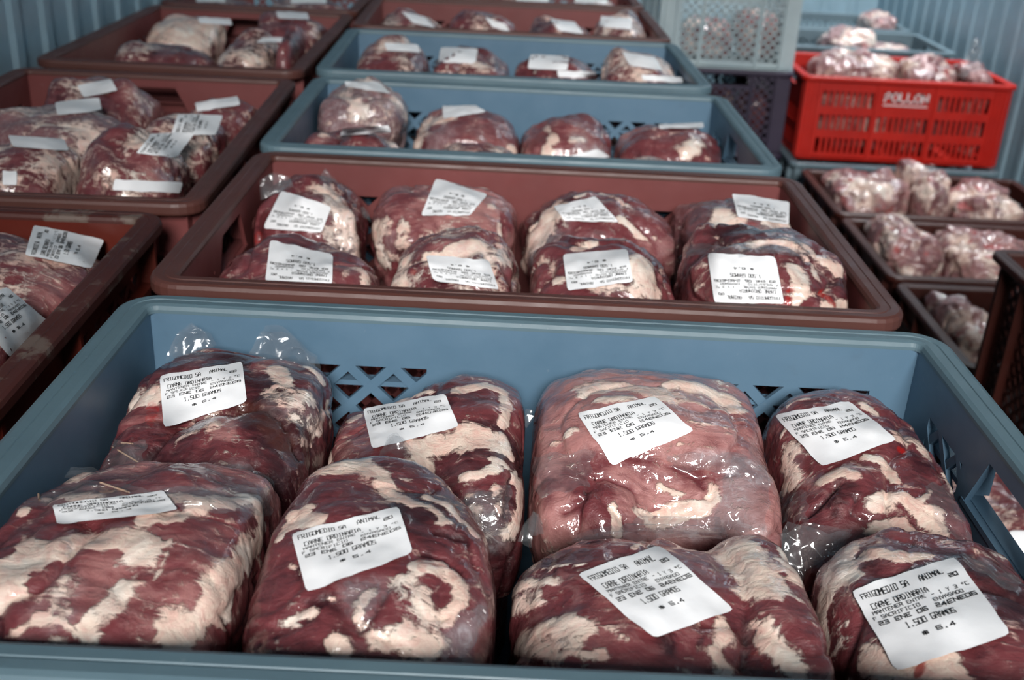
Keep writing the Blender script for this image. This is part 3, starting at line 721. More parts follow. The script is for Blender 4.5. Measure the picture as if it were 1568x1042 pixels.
front('fatty meat package with label tilted up, second from left in back of nearest blue crate', -0.136, -0.0025, 0.002, 0.176,
  [(-.046, .115, -.075, .046, .056, .044), (-.096, .080, -.092, .046, .082, .042, 15), (-.032, .055, -.092, .034, .052, .048), (-.07, .09, -.085, .06, .07, .042)], -0.115,
  cr=(440, 560, 3.474), seed=12, tone=0.46,
  strokes=[('F', [(480, 240), (620, 185), (760, 150)], 22, 0.8), ('F', [(900, 140), (1050, 112), (1150, 150), (1168, 230), (1140, 310)], 25), ('T', [(930, 220), (1110, 220)], 60, 0.62), ('N', [(930, 270), (1100, 285)], 28, 0.4),
   ('F', [(720, 460), (850, 420), (1000, 370), (1090, 410)], 70), ('F', [(700, 490), (760, 540)], 28), ('F', [(230, 480), (170, 520), (110, 590)], 34), ('F', [(240, 370), (350, 290), (380, 270)], 28, 0.75), ('F', [(1150, 380), (1190, 490)], 16, .9),
   ('L', [(820, 530), (950, 535), (1080, 500)], 42), ('F', [(930, 590), (1020, 580), (1110, 555)], 24, 0.85), ('F', [(1090, 500), (1165, 540)], 14), ('F', [(960, 700), (1000, 690)], 16, .6),
   ('F', [(1000, 770), (1010, 860), (1070, 910)], 55, 0.5), ('M', [(1000, 760), (1010, 850), (1080, 900)], 75, 0.9), ('F', [(1120, 680), (1130, 780)], 40, .6), ('F', [(1240, 650), (1265, 730), (1220, 820), (1170, 880)], 55),
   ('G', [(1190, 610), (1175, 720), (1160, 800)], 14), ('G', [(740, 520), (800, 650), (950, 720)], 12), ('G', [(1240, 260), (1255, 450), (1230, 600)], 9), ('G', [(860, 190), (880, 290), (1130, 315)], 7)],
  wraps=[((930, 700), (1190, 640), (1180, 900), (960, 900))],
  labels=[((402, 236), (838, 155), (914, 332), (450, 450))],
  films=[dict(bottom=[(470, 490), (600, 520), (700, 510)], top=[(540, 385), (580, 368), (610, 400)], yb=.055, yt=.052, amp=.004), dict(bottom=[(1260, 300), (1270, 320)], top=[(1265, 250), (1310, 260)], yb=.09, yt=.09, amp=.002)])
front('large smooth pink meat package with folded strips and crumpled film, back of nearest blue crate', -0.0015, 0.158, -0.012, 0.176,
  [(.080, .110, -.078, .084, .075, .058, 0, 3.0), (.046, .040, -.092, .033, .050, .048), (.110, .050, -.075, .050, .032, .030, 10), (.020, .060, -.088, .030, .055, .045), (.135, .060, -.092, .030, .060, .050)], -0.11,
  cr=(780, 560, 3.473), seed=13, tone=0.92,
  strokes=[('F', [(420, 130), (560, 130), (720, 120), (830, 165)], 58, 0.85), ('F', [(860, 112), (1000, 112), (1150, 185), (1220, 235)], 40, 0.85), ('F', [(500, 185), (640, 175)], 30, 0.7), ('M', [(450, 100), (700, 110), (1000, 160)], 70, .5),
   ('F', [(230, 420), (350, 340)], 16, 0.6), ('F', [(880, 185), (1100, 235), (1250, 300)], 12, 0.55), ('F', [(960, 300), (1200, 350)], 8, .5), ('F', [(900, 420), (1100, 440)], 10, .5),
   ('T', [(180, 680), (300, 600), (450, 510)], 80, 0.55), ('T', [(650, 500), (800, 560), (1000, 620)], 60, 0.62), ('T', [(450, 700), (500, 850)], 90, .5),
   ('N', [(900, 520), (1050, 545), (1200, 510), (1260, 540)], 42, 0.42), ('N', [(1390, 680), (1340, 830)], 60, 0.42), ('N', [(640, 660), (650, 780)], 38, 0.35), ('N', [(1150, 600)], 50, 0.4), ('B', [(1260, 540)], 30, .3),
   ('F', [(540, 770), (565, 890)], 28), ('F', [(1075, 650), (1100, 710)], 28), ('F', [(740, 835), (880, 795), (1040, 755)], 40), ('F', [(690, 780), (740, 810)], 28), ('F', [(800, 650), (910, 690)], 16, 0.75),
   ('M', [(1290, 540), (1200, 650), (1140, 780), (1220, 870)], 75, 1.1), ('M', [(800, 890), (1000, 885)], 45, .9), ('M', [(1260, 500), (1000, 470)], 24, .9), ('M', [(880, 200), (1150, 330)], 50, .35),
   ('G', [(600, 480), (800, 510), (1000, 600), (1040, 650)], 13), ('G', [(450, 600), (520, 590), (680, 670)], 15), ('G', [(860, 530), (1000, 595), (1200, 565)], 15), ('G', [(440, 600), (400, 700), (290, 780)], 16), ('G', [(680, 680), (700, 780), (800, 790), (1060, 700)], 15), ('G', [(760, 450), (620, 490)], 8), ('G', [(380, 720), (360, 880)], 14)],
  wraps=[((1180, 470), (1400, 560), (1360, 880), (1080, 880)), ((560, 880), (700, 800), (1100, 800), (1150, 900)), ((820, 470), (1260, 470), (1260, 570), (900, 560)), ((120, 480), (450, 450), (420, 640), (150, 700))],
  labels=[((356, 258), (772, 168), (984, 356), (548, 538))],
  films=[dict(bottom=[(120, 960), (140, 800), (180, 900)], top=[(40, 940), (120, 760), (100, 900)], yb=.0, yt=.005, amp=.006)])
front('dark marbled meat package with label, right corner in back of nearest blue crate', 0.160, XI, -0.010, 0.176,
  [(.216, .112, -.082, .060, .066, .054), (.238, .055, -.100, .044, .068, .050), (.186, .060, -.102, .034, .065, .045), (.215, .075, -.09, .05, .06, .052)], -0.125,
  cr=(1140, 580, 3.4725), seed=14, tone=0.48,
  strokes=[('T', [(150, 170), (350, 120), (470, 110)], 48, 0.22), ('F', [(230, 150), (330, 108)], 12, 0.65), ('F', [(640, 150), (690, 185)], 16, .8), ('F', [(200, 300), (290, 190)], 10, .5),
   ('F', [(250, 370), (225, 460), (255, 510)], 45, 0.58), ('M', [(230, 470)], 60, .6), ('T', [(300, 540), (370, 580)], 45, 0.8), ('B', [(310, 560), (370, 590)], 34, 0.35), ('F', [(270, 545), (215, 575)], 26, 0.75),
   ('F', [(410, 545), (480, 500), (580, 505)], 26), ('F', [(640, 415), (740, 460), (800, 545)], 18, 0.85), ('F', [(800, 310), (900, 330), (970, 410)], 30, 0.62), ('F', [(680, 670), (740, 650)], 40, 0.75), ('F', [(850, 630), (900, 680), (945, 770)], 22),
   ('F', [(740, 810), (840, 790)], 58, 0.8), ('F', [(1000, 730), (1020, 790)], 40, 0.85), ('F', [(1060, 520), (1100, 600), (1180, 720)], 14, 0.65), ('F', [(940, 650), (990, 600)], 14, .7), ('B', [(820, 380), (850, 390)], 16, .8), ('B', [(885, 780)], 26, 0.5),
   ('T', [(480, 660), (560, 600)], 60, 0.22), ('T', [(230, 680), (330, 740)], 60, .3), ('G', [(330, 730), (420, 650), (490, 570)], 14), ('G', [(850, 640), (890, 760), (940, 810)], 10), ('G', [(960, 700), (1100, 800), (1220, 900)], 9), ('G', [(600, 640), (560, 720), (640, 760)], 12), ('G', [(160, 640), (170, 760)], 12)],
  wraps=[((950, 560), (1120, 560), (1220, 880), (1050, 820)), ((160, 600), (340, 600), (330, 760), (170, 780))],
  labels=[((155, 200), (556, 124), (812, 330), (412, 476))])
front('meat package with broad white fat bands and string, front left of nearest blue crate', -XI, -0.1425, -0.176, 0.000,
  [(-.212, -.095, -.058, .072, .085, .050, 0, 3.0), (-.205, -.022, -.052, .066, .024, .036, 0, 2.6), (-.160, -.090, -.066, .024, .085, .050, -6)], -0.085,
  lift=0.008, cr=(0, 700, 3.362), seed=15, tone=0.55,
  strokes=[('F', [(130, 480), (70, 620), (20, 700)], 105), ('F', [(230, 480), (340, 510)], 32), ('F', [(420, 450), (560, 440), (700, 450)], 78), ('F', [(760, 330), (900, 320)], 45), ('F', [(745, 480), (720, 580), (620, 700), (560, 800), (470, 900)], 58),
   ('F', [(330, 650), (300, 740), (260, 860)], 68, 0.62), ('M', [(330, 680), (280, 800)], 70, .5), ('F', [(90, 890), (180, 830)], 32, .8), ('B', [(780, 430)], 26, .4),
   ('L', [(450, 560), (560, 590), (470, 700)], 70), ('L', [(290, 600), (270, 650)], 45), ('L', [(180, 620), (180, 720)], 36), ('L', [(110, 800), (40, 860)], 60), ('L', [(60, 410), (30, 500)], 38), ('L', [(210, 390), (330, 390)], 48), ('L', [(230, 770)], 28), ('L', [(290, 900), (150, 915)], 28), ('L', [(420, 780), (390, 840)], 20),
   ('L', [(1080, 400), (950, 560), (820, 720), (690, 890)], 108), ('T', [(1080, 400), (950, 560), (820, 720), (690, 890)], 108, 0.52),
   ('F', [(1345, 320), (1330, 450), (1230, 560), (1100, 740), (1000, 840), (870, 900)], 72), ('F', [(1180, 640), (1150, 800)], 62), ('F', [(820, 930)], 26), ('T', [(950, 930), (1060, 960)], 40, 0.95), ('F', [(880, 430), (840, 560), (790, 640)], 7, .7),
   ('F', [(150, 200), (300, 120), (430, 105)], 58, 0.75), ('F', [(60, 270), (250, 225), (480, 215)], 34, .62), ('F', [(850, 215), (1050, 235), (1300, 225)], 34, .7), ('F', [(40, 292), (120, 280)], 22), ('N', [(640, 175), (950, 225), (1200, 200)], 34, 0.42), ('F', [(1000, 265), (1200, 255), (1350, 230)], 30, 0.65), ('M', [(300, 140), (800, 180), (1200, 220)], 50, .6),
   ('G', [(440, 330), (382, 430), (372, 520), (390, 630)], 8, 1.2), ('G', [(1160, 790), (1200, 690), (1330, 620)], 11), ('R', [(1290, 310), (1200, 440), (950, 760), (850, 890)], 12, .6), ('G', [(1120, 800), (1170, 860)], 12), ('G', [(180, 130), (200, 250)], 7)],
  wraps=[((60, 130), (640, 130), (860, 200), (40, 280)), ((840, 160), (1390, 150), (1400, 300), (930, 270))],
  labels=[((270, 255), (838, 180), (918, 285), (296, 355))], strings=[[(520, 140), (700, 200)], [(195, 120), (205, 250)]],
  films=[dict(bottom=[(900, 170), (1100, 190), (1330, 210), (1400, 260)], top=[(1000, 110), (1180, 90), (1290, 60), (1390, 110)], yb=-.012, yt=.004, amp=.006), dict(bottom=[(330, 100), (460, 110), (600, 160)], top=[(350, 65), (460, 68), (600, 120)], yb=-.004, yt=.004, amp=.003)])
front('bone-in meat package with round cut end and big label, front of nearest blue crate', -0.1410, -0.0185, -0.176, 0.000,
  [(-.082, -.090, -.056, .064, .086, .050), (-.088, -.036, -.052, .048, .042, .046), (-.048, -.100, -.056, .036, .056, .046), (-.115, -.11, -.062, .03, .06, .04)], -0.085,
  cr=(350, 690, 3.158), seed=16, tone=0.36,
  strokes=[('F', [(480, 95), (650, 75), (760, 150), (820, 240), (950, 295), (1050, 345)], 36), ('F', [(560, 60), (650, 50)], 22), ('F', [(960, 230), (1080, 290), (1180, 390)], 28), ('F', [(300, 315), (370, 290)], 26), ('F', [(310, 360), (430, 335)], 34), ('F', [(250, 430), (290, 380)], 18),
   ('T', [(780, 75), (900, 95), (980, 135)], 48, 0.12), ('N', [(830, 80), (940, 110)], 42, 0.5), ('F', [(830, 145), (880, 150)], 18, .5), ('L', [(920, 310), (965, 340)], 42),
   ('F', [(920, 565), (1050, 580), (1120, 650), (1120, 740), (1050, 805)], 34, 0.8), ('B', [(930, 550), (1060, 580), (1110, 660)], 24, 0.5), ('F', [(930, 700), (960, 775)], 42, 0.62), ('F', [(850, 640), (840, 700)], 42, 0.52), ('T', [(1010, 680), (1040, 730)], 50, .28), ('B', [(930, 540), (940, 580)], 20, .6),
   ('F', [(740, 900), (850, 900), (960, 950)], 58, 0.7), ('F', [(500, 930), (535, 960)], 42), ('F', [(690, 700), (620, 770), (640, 840)], 26, 0.62), ('F', [(410, 780), (300, 830)], 24, 0.6), ('F', [(480, 710), (570, 760)], 12, 0.65), ('M', [(600, 660), (700, 680), (650, 780)], 55, .55), ('M', [(1120, 920), (1230, 790)], 50, 1.0),
   ('L', [(530, 790)], 48), ('F', [(1200, 620), (1230, 700)], 16, .5), ('F', [(300, 560), (340, 590)], 12, .6), ('B', [(830, 930), (840, 980)], 12, .5),
   ('G', [(330, 560), (355, 660)], 9), ('G', [(470, 720), (410, 810), (150, 940)], 9), ('G', [(640, 880), (720, 780), (800, 610)], 12), ('G', [(900, 640), (900, 740), (960, 815), (1060, 805)], 11), ('G', [(1000, 395), (1150, 430), (1200, 570)], 13), ('G', [(930, 500), (1040, 520), (1150, 610)], 11), ('R', [(930, 565), (1070, 590), (1130, 680), (1110, 760)], 14, .6), ('G', [(720, 170), (960, 210), (1010, 180)], 10)],
  wraps=[((1120, 780), (1280, 740), (1160, 1000), (1000, 1000)), ((560, 640), (740, 640), (700, 780), (560, 740))],
  labels=[((302, 408), (820, 278), (892, 500), (378, 695))])
front('dark red meat package with diamond-tilted label, front centre right of nearest blue crate', -0.0170, 0.1455, -0.176, -0.014,
  [(.052, -.098, -.090, .072, .084, .056), (.122, -.090, -.088, .030, .078, .054, 4)], -0.125,
  lift=0.017, cr=(750, 800, 3.0745), seed=17, tone=0.33,
  strokes=[('F', [(120, 320), (200, 290), (290, 275)], 28, 0.72), ('F', [(120, 410), (220, 360)], 36, 0.5), ('M', [(180, 350)], 60, .4), ('F', [(240, 530), (350, 490), (410, 500)], 50, .9), ('F', [(130, 610), (250, 590), (340, 580)], 60, 0.78), ('B', [(330, 570), (200, 600)], 32, 0.32), ('B', [(420, 480)], 26, .3), ('F', [(450, 640), (520, 630)], 24, 0.65),
   ('F', [(190, 228), (300, 215), (460, 200)], 7, 0.8), ('F', [(680, 125), (750, 110)], 18, .9), ('F', [(980, 82), (1100, 100), (1200, 160), (1270, 230), (1300, 300)], 78), ('F', [(1390, 170), (1440, 270)], 45), ('L', [(1310, 88)], 32), ('B', [(1090, 88)], 22, 0.6),
   ('F', [(1110, 500), (1060, 600), (1100, 690)], 44), ('F', [(1300, 540), (1380, 610), (1450, 700)], 48), ('F', [(1220, 480), (1330, 465)], 14, .8), ('T', [(1010, 540), (980, 590)], 32, 0.02), ('T', [(850, 570)], 60, .2), ('F', [(560, 500), (650, 560)], 8, .5), ('B', [(1250, 610), (1320, 680)], 18, .5),
   ('T', [(1300, 380), (1400, 420)], 70, .55), ('G', [(1090, 110), (1185, 250), (1212, 400), (1195, 690)], 15), ('G', [(360, 218), (460, 202)], 6), ('G', [(300, 230), (120, 250)], 7)],
  labels=[((408, 250), (800, 114), (1152, 418), (768, 552))],
  films=[dict(bottom=[(380, 110), (540, 90), (700, 66), (900, 62), (1100, 66)], top=[(420, 70), (520, 35), (700, 45), (900, 42), (1080, 50)], yb=-.024, yt=-.012, amp=.002)])
front('meat package with curved fat border and big tilted label, front right of nearest blue crate', 0.1470, XI, -0.176, -0.014,
  [(.214, -.098, -.088, .068, .082, .056), (.225, -.045, -.085, .050, .034, .044)], -0.125,
  lift=0.017, cr=(1200, 790, 4.136), seed=18, tone=0.34,
  strokes=[('F', [(400, 200), (320, 330), (270, 470), (230, 640), (250, 830)], 68), ('F', [(520, 262), (700, 262), (900, 258)], 36), ('F', [(380, 330), (440, 400)], 42, .85), ('B', [(590, 285), (720, 242)], 20, 0.5), ('B', [(310, 270), (290, 320)], 22, 0.4), ('M', [(380, 240), (400, 340)], 50, .6),
   ('T', [(450, 170), (700, 190), (900, 220)], 52, 0.5), ('L', [(300, 680)], 25), ('F', [(600, 900), (720, 985), (900, 960), (1050, 930)], 88), ('B', [(875, 955), (850, 1005)], 28, 0.85), ('T', [(1200, 300), (1400, 500), (1480, 700)], 110, 0.12), ('N', [(1250, 330), (1420, 560)], 90, 0.35),
   ('L', [(1250, 900), (1400, 900)], 112), ('M', [(1250, 270), (1400, 350), (1500, 430)], 24, 0.7), ('F', [(400, 690)], 14, .7), ('G', [(430, 130), (600, 130), (900, 200)], 8, .8)],
  wraps=[((1120, 230), (1500, 400), (1500, 520), (1150, 300)), ((260, 200), (460, 140), (440, 330), (300, 360))],
  labels=[((422, 482), (1082, 262), (1440, 760), (712, 995))],
  films=[dict(bottom=[(-20, 330), (120, 400), (200, 330), (330, 250)], top=[(-20, 120), (60, 60), (230, 60), (440, 140)], yb=-.02, yt=-.004, amp=.006)])
# ------------------------------------------------------------------ contents of the other crates
# meat in the brown crate behind
B2 = (-0.281, 0.270); Z2 = -CH-0.0083+0.0095
def two(label, L, R, T, yc, hy, **kw):
    kw.setdefault('n', 46); kw.setdefault('rough', 0.005)
    return auto(label, L, R, T, yc, hy, Z2, B2, **kw)
c1, c2, c3, c4 = (310, 240, 4.961), (550, 250, 4.961), (770, 270, 4.963), (1010, 270, 4.529)
two('grey fatty package with two clear bag ends, back left of second crate', 360, 566, 276, .527, .082, cr=c1, seed=21, tone=.4,
    strokes=[('F', [(1020, 300), (1100, 500), (1150, 750)], 110, .62), ('F', [(400, 480), (340, 600)], 60, .6), ('M', [(1080, 450), (1150, 700)], 110, .7), ('M', [(380, 450)], 90, .8), ('N', [(740, 290)], 60, .5), ('N', [(880, 300)], 40, .5), ('B', [(430, 610), (350, 660)], 35, .6), ('T', [(850, 640), (930, 560)], 80, .45)],
    labels=[((905, 585), (460, 550), (600, 262), (980, 385))],
    films=[dict(bottom=[(450, 330), (540, 290), (690, 220)], top=[(440, 180), (520, 125), (660, 160)], yb=.50, yt=.505, amp=.003), dict(bottom=[(850, 200), (1100, 400), (1290, 490)], top=[(930, 85), (1080, 270), (1230, 400)], yb=.55, yt=.565, amp=.005)])
two('purple meat package with upright square label, front left of second crate', 326, 588, 376, .345, .078, cr=c1, seed=22, tone=.38, bumps=3,
    strokes=[('F', [(150, 800), (230, 740), (300, 720)], 18, .7), ('F', [(130, 890), (220, 870)], 16, .7), ('F', [(1180, 850), (1250, 950)], 40, .6), ('T', [(300, 820)], 120, .42), ('F', [(1080, 900), (1300, 900)], 25, .4), ('M', [(1150, 850)], 80, .4)],
    labels=[((985, 975), (476, 960), (515, 640), (992, 750))])
two('broad pale pink package with label on top, back of second crate', 568, 796, 277, .527, .082, cr=c2, seed=23, tone=.75, bumps=3,
    strokes=[('F', [(170, 480), (110, 530), (180, 700)], 70, .75), ('M', [(230, 580)], 60, .5), ('F', [(330, 480), (340, 620)], 40, .65), ('F', [(800, 140), (950, 190)], 40, .8), ('F', [(1060, 480), (1050, 600)], 30, .75), ('T', [(1150, 420), (1130, 600)], 70, .35), ('T', [(350, 280), (420, 250)], 70, .5), ('N', [(540, 500), (600, 480)], 25, .4), ('F', [(1010, 330)], 30, .7), ('F', [(500, 560), (700, 540)], 40, .4), ('G', [(280, 440), (300, 700)], 10), ('G', [(1080, 380), (1100, 560)], 10)],
    labels=[((840, 405), (468, 405), (582, 120), (975, 245), {'lift': (0, 0, .006, 0)})])
two('orange edged fatty package with curved label, front of second crate', 598, 806, 366, .345, .078, cr=c2, seed=24, tone=.4, bumps=2, fat=.25,
    strokes=[('F', [(560, 690), (750, 620), (900, 640)], 60, .95), ('T', [(450, 700), (600, 630), (780, 570)], 35, .6), ('L', [(450, 690), (600, 630), (790, 565)], 35), ('F', [(340, 740), (300, 900)], 60, .8), ('B', [(300, 880), (280, 930)], 40, .5), ('B', [(410, 830)], 25, .6), ('F', [(1050, 700), (1150, 780)], 60, .7), ('M', [(800, 680), (1050, 720)], 80, .7), ('L', [(1150, 900)], 80), ('T', [(1150, 900)], 80, .4), ('F', [(1240, 940)], 35, .9), ('T', [(650, 900)], 70, .15)],
    labels=[((1062, 970), (560, 900), (508, 703), (985, 745))])
two('tan and red package with creased label near top, back of second crate', 797, 1036, 297, .527, .082, cr=c3, seed=25, tone=.42, bumps=3,
    strokes=[('F', [(330, 330), (200, 480), (160, 620)], 120, .85), ('M', [(350, 500), (250, 600)], 110, .7), ('N', [(260, 480)], 60, .25), ('F', [(560, 160), (750, 135), (900, 200), (980, 250)], 14, .9), ('F', [(890, 320), (1000, 420), (1090, 480)], 18, .95), ('T', [(600, 420), (850, 440)], 90, .42), ('T', [(1000, 330), (1150, 430)], 70, .5), ('F', [(1150, 470)], 20, .7), ('T', [(480, 180), (560, 160)], 40, .1), ('G', [(900, 250), (1020, 370), (1120, 480)], 9)],
    labels=[((884, 356), (466, 345), (385, 235), (700, 160), {'smooth': 14})])
two('meat package with cream fat block beside label, front of second crate', 812, 1042, 372, .345, .078, cr=c3, seed=26, tone=.4, bumps=3,
    strokes=[('F', [(1030, 530), (1060, 640), (1080, 760)], 85), ('L', [(1190, 620), (1190, 760)], 40), ('T', [(1190, 620), (1190, 760)], 40, .8), ('B', [(1190, 650)], 35, .2), ('F', [(1280, 680), (1330, 760)], 30, .7), ('F', [(700, 850), (900, 850), (1150, 900)], 55, .6), ('F', [(420, 790)], 35, .8), ('T', [(300, 840)], 80, .35), ('F', [(560, 560), (680, 510)], 30, .7), ('M', [(800, 850)], 70, .4), ('T', [(1300, 860)], 60, .35)],
    labels=[((990, 810), (490, 880), (455, 600), (945, 560))])
two('package with label standing up and folded corner, back right of second crate', 1037, 1250, 306, .530, .080, cr=c4, seed=27, tone=.45, bumps=4, milk=.25,
    strokes=[('F', [(440, 270)], 70, .8), ('F', [(380, 340), (540, 330)], 40, .7), ('F', [(760, 320), (900, 350)], 40, .7), ('B', [(590, 345), (680, 345)], 22, .6), ('T', [(980, 260), (1030, 380)], 70, .45), ('F', [(960, 355), (1050, 350)], 10, .8), ('M', [(300, 430), (600, 430), (900, 400)], 60, 1.0), ('T', [(200, 380)], 70, .35)],
    wraps=[((280, 330), (700, 330), (900, 420), (240, 470))], labels=[((895, 340), (540, 290), (502, 122), (900, 185), {'smooth': 10})])
two('dark meat package with bright white label and bloody bone, front right corner of second crate', 1044, 1330, 352, .345, .078, cr=c4, seed=28, tone=.38, bumps=3,
    strokes=[('T', [(250, 650), (250, 820)], 120, .4), ('F', [(650, 480), (850, 480), (1050, 530)], 50, .8), ('F', [(930, 640), (980, 740), (960, 850)], 50, .85), ('F', [(1130, 580), (1200, 640), (1250, 660)], 35, .7), ('B', [(890, 800), (890, 880)], 30, 1.0), ('B', [(1100, 820), (1180, 860), (1210, 890)], 35, 1.0), ('F', [(1150, 900), (1300, 910)], 40, .8), ('F', [(1030, 580), (1080, 700)], 14, .7), ('M', [(1300, 800), (1370, 850)], 60, .6), ('M', [(500, 480), (1000, 470)], 40, 1.0), ('F', [(250, 790), (310, 760)], 12, .5), ('G', [(1160, 780), (1230, 690), (1290, 690)], 12)],
    wraps=[((200, 480), (800, 470), (1100, 540), (180, 560))], labels=[((865, 893), (380, 888), (330, 540), (800, 562))],
    films=[dict(bottom=[(130, 590), (400, 500), (700, 480), (1100, 540)], top=[(200, 500), (350, 370), (800, 380), (1080, 480)], yb=.42, yt=.44, amp=.004)])

# second blue crate
B3 = (-0.290, 0.260); Z3 = -CH-0.0084+0.0095; ca, cb = (430, 100, 4.02), (780, 130, 4.126)
def three(label, L, R, T, yc, hy, **kw):
    kw.setdefault('n', 32); return auto(label, L, R, T, yc, hy, Z3, B3, **kw)
three('film wrapped pale package with label on top, back left of second blue crate', 458, 626, 126, .955, .078, cr=ca, seed=31, tone=.6, milk=.75, fat=.25,
      strokes=[('F', [(200, 150), (300, 130), (420, 230), (480, 290)], 40), ('L', [(250, 240), (330, 260)], 70), ('T', [(250, 240), (330, 260)], 70, .35), ('F', [(720, 230), (770, 330)], 40, .8), ('L', [(560, 170), (680, 240)], 20)], labels=[((395, 105), (600, 105), (680, 180), (400, 135), {'text': False})])
three('flat dark package with small label, front left of second blue crate', 446, 620, 196, .775, .072, cr=ca, seed=32, tone=.4,
      strokes=[('B', [(90, 480), (160, 470)], 25, .5), ('F', [(100, 470), (280, 430)], 25, .7), ('F', [(620, 440), (680, 480)], 40, .8), ('B', [(690, 430), (760, 470)], 25, .5)], labels=[((380, 390), (660, 375), (680, 420), (365, 440), {'text': False})])
three('red striated package with white edge, second from left in second blue crate', 628, 800, 166, .925, .078, cr=ca, seed=33, tone=.58,
      strokes=[('F', [(1000, 330), (900, 380), (860, 470)], 50, .85), ('M', [(980, 430)], 80, .6), ('F', [(1450, 340), (1470, 420), (1430, 530)], 30, .9), ('T', [(1150, 400), (1380, 420)], 120, .6), ('L', [(900, 400)], 30)], labels=[((995, 255), (1200, 250), (1262, 290), (1000, 335), {'text': False})])
three('meat package with a dark end and torn film, third from left in second blue crate', 794, 940, 178, .925, .078, cr=cb, seed=34, tone=.5,
      strokes=[('N', [(250, 300), (150, 370)], 70, .5), ('F', [(280, 350), (220, 450)], 30), ('F', [(230, 270), (280, 330)], 12, .7), ('M', [(440, 370), (480, 430), (560, 430)], 50, 1.1), ('F', [(380, 360), (460, 350)], 16, .7)], labels=[((330, 465), (560, 410), (640, 460), (480, 480), {'text': False})])
three('round red package with cream fat cap, right end of second blue crate', 941, 1142, 191, .928, .078, cr=cb, seed=35, tone=.52,
      strokes=[('F', [(1130, 420), (1200, 360), (1320, 350), (1420, 420), (1430, 500)], 45), ('L', [(1250, 450)], 50), ('F', [(880, 280), (930, 270)], 18, .5), ('B', [(690, 430)], 30, .5), ('T', [(1000, 370)], 160, .55)], labels=[((940, 255), (1225, 240), (1228, 275), (950, 280), {'text': False})])
three('thin pale package end with label edge showing behind the brown rim, second blue crate', 640, 792, 222, .775, .072, seed=36, tone=.45, fat=.35, fat_noise=.3, n=24)
three('low fatty strip of meat at front right of second blue crate', 930, 1075, 243, .775, .072, seed=37, tone=.5, fat=.4, fat_noise=.3, n=24)

def quad(x0, y0, x1, y1, sk=0.0, dy=0.0): return ((x0, y0), (x1, y0+dy), (x1+sk, y1+dy), (x0+sk, y1), {'text': False, 'res': (8, 7), 'smooth': 12})
def many(prefix, items, z0, xr, **kw):
    for i, it in enumerate(items):
        lab, L, R, T, yc, hy, labs = it[:7]; o = dict(kw); o.update(it[7] if len(it) > 7 else {})
        auto(lab, L, R, T, yc, hy, z0, xr, seed=prefix+i, labels=labs, **o)
ZR = -CH-0.0063+0.0095
many(40, [
 ('dark red package with small label at left end of third blue crate', 545, 660, 66, 1.30, .09, [quad(588, 66, 640, 78, 4, 3)]),
 ('red package with bright square label, second in third blue crate', 662, 784, 76, 1.30, .09, [quad(675, 73, 732, 96, -4, 2)]),
 ('red package with label and a second label low in front, third in third blue crate', 786, 918, 87, 1.29, .09, [quad(812, 84, 872, 106, -4, 3), quad(853, 109, 912, 119, 2, 2)]),
 ('meat package with tilted label and pale fat, right end of third blue crate', 920, 1044, 79, 1.30, .09, [quad(952, 80, 1003, 101, 12, 8), quad(982, 115, 1044, 124, 2, 4)], dict(fat=.3)),
 ], ZR, (-.305, .246), n=26, tone=.42, fat=.14, fat_noise=.45)
many(50, [
 ('red meat package with label, left end of brown crate behind third blue crate', 576, 684, 22, 1.72, .09, [quad(614, 18, 650, 36, 18, 8)]),
 ('fatty red meat package, second in brown crate behind third blue crate', 686, 792, 16, 1.72, .09, [quad(742, 27, 772, 42, 12, 10)], dict(fat=.3)),
 ('dark meat package, third in brown crate behind third blue crate', 806, 905, 28, 1.72, .09, [quad(842, 29, 880, 48, 14, 5)]),
 ('tan meat package with upright label, right end of brown crate behind third blue crate', 907, 994, 27, 1.72, .09, [quad(920, 25, 968, 42, -2, 4)], dict(fat=.35)),
 ], ZR, (-.315, .236), n=24, tone=.42, fat=.14, fat_noise=.45)
many(56, [
 ('meat package at left in farthest crate of the middle row', 615, 745, -6, 2.13, .09, []), ('meat package in the middle of the farthest crate of the middle row', 747, 858, -4, 2.13, .09, [quad(790, -4, 840, 4)]),
 ('meat package at right in farthest crate of the middle row', 860, 965, -2, 2.13, .09, [quad(880, -3, 930, 5, 0, 2)])], ZR, (-.325, .226), n=18, tone=.42, fat=.2, fat_noise=.4)
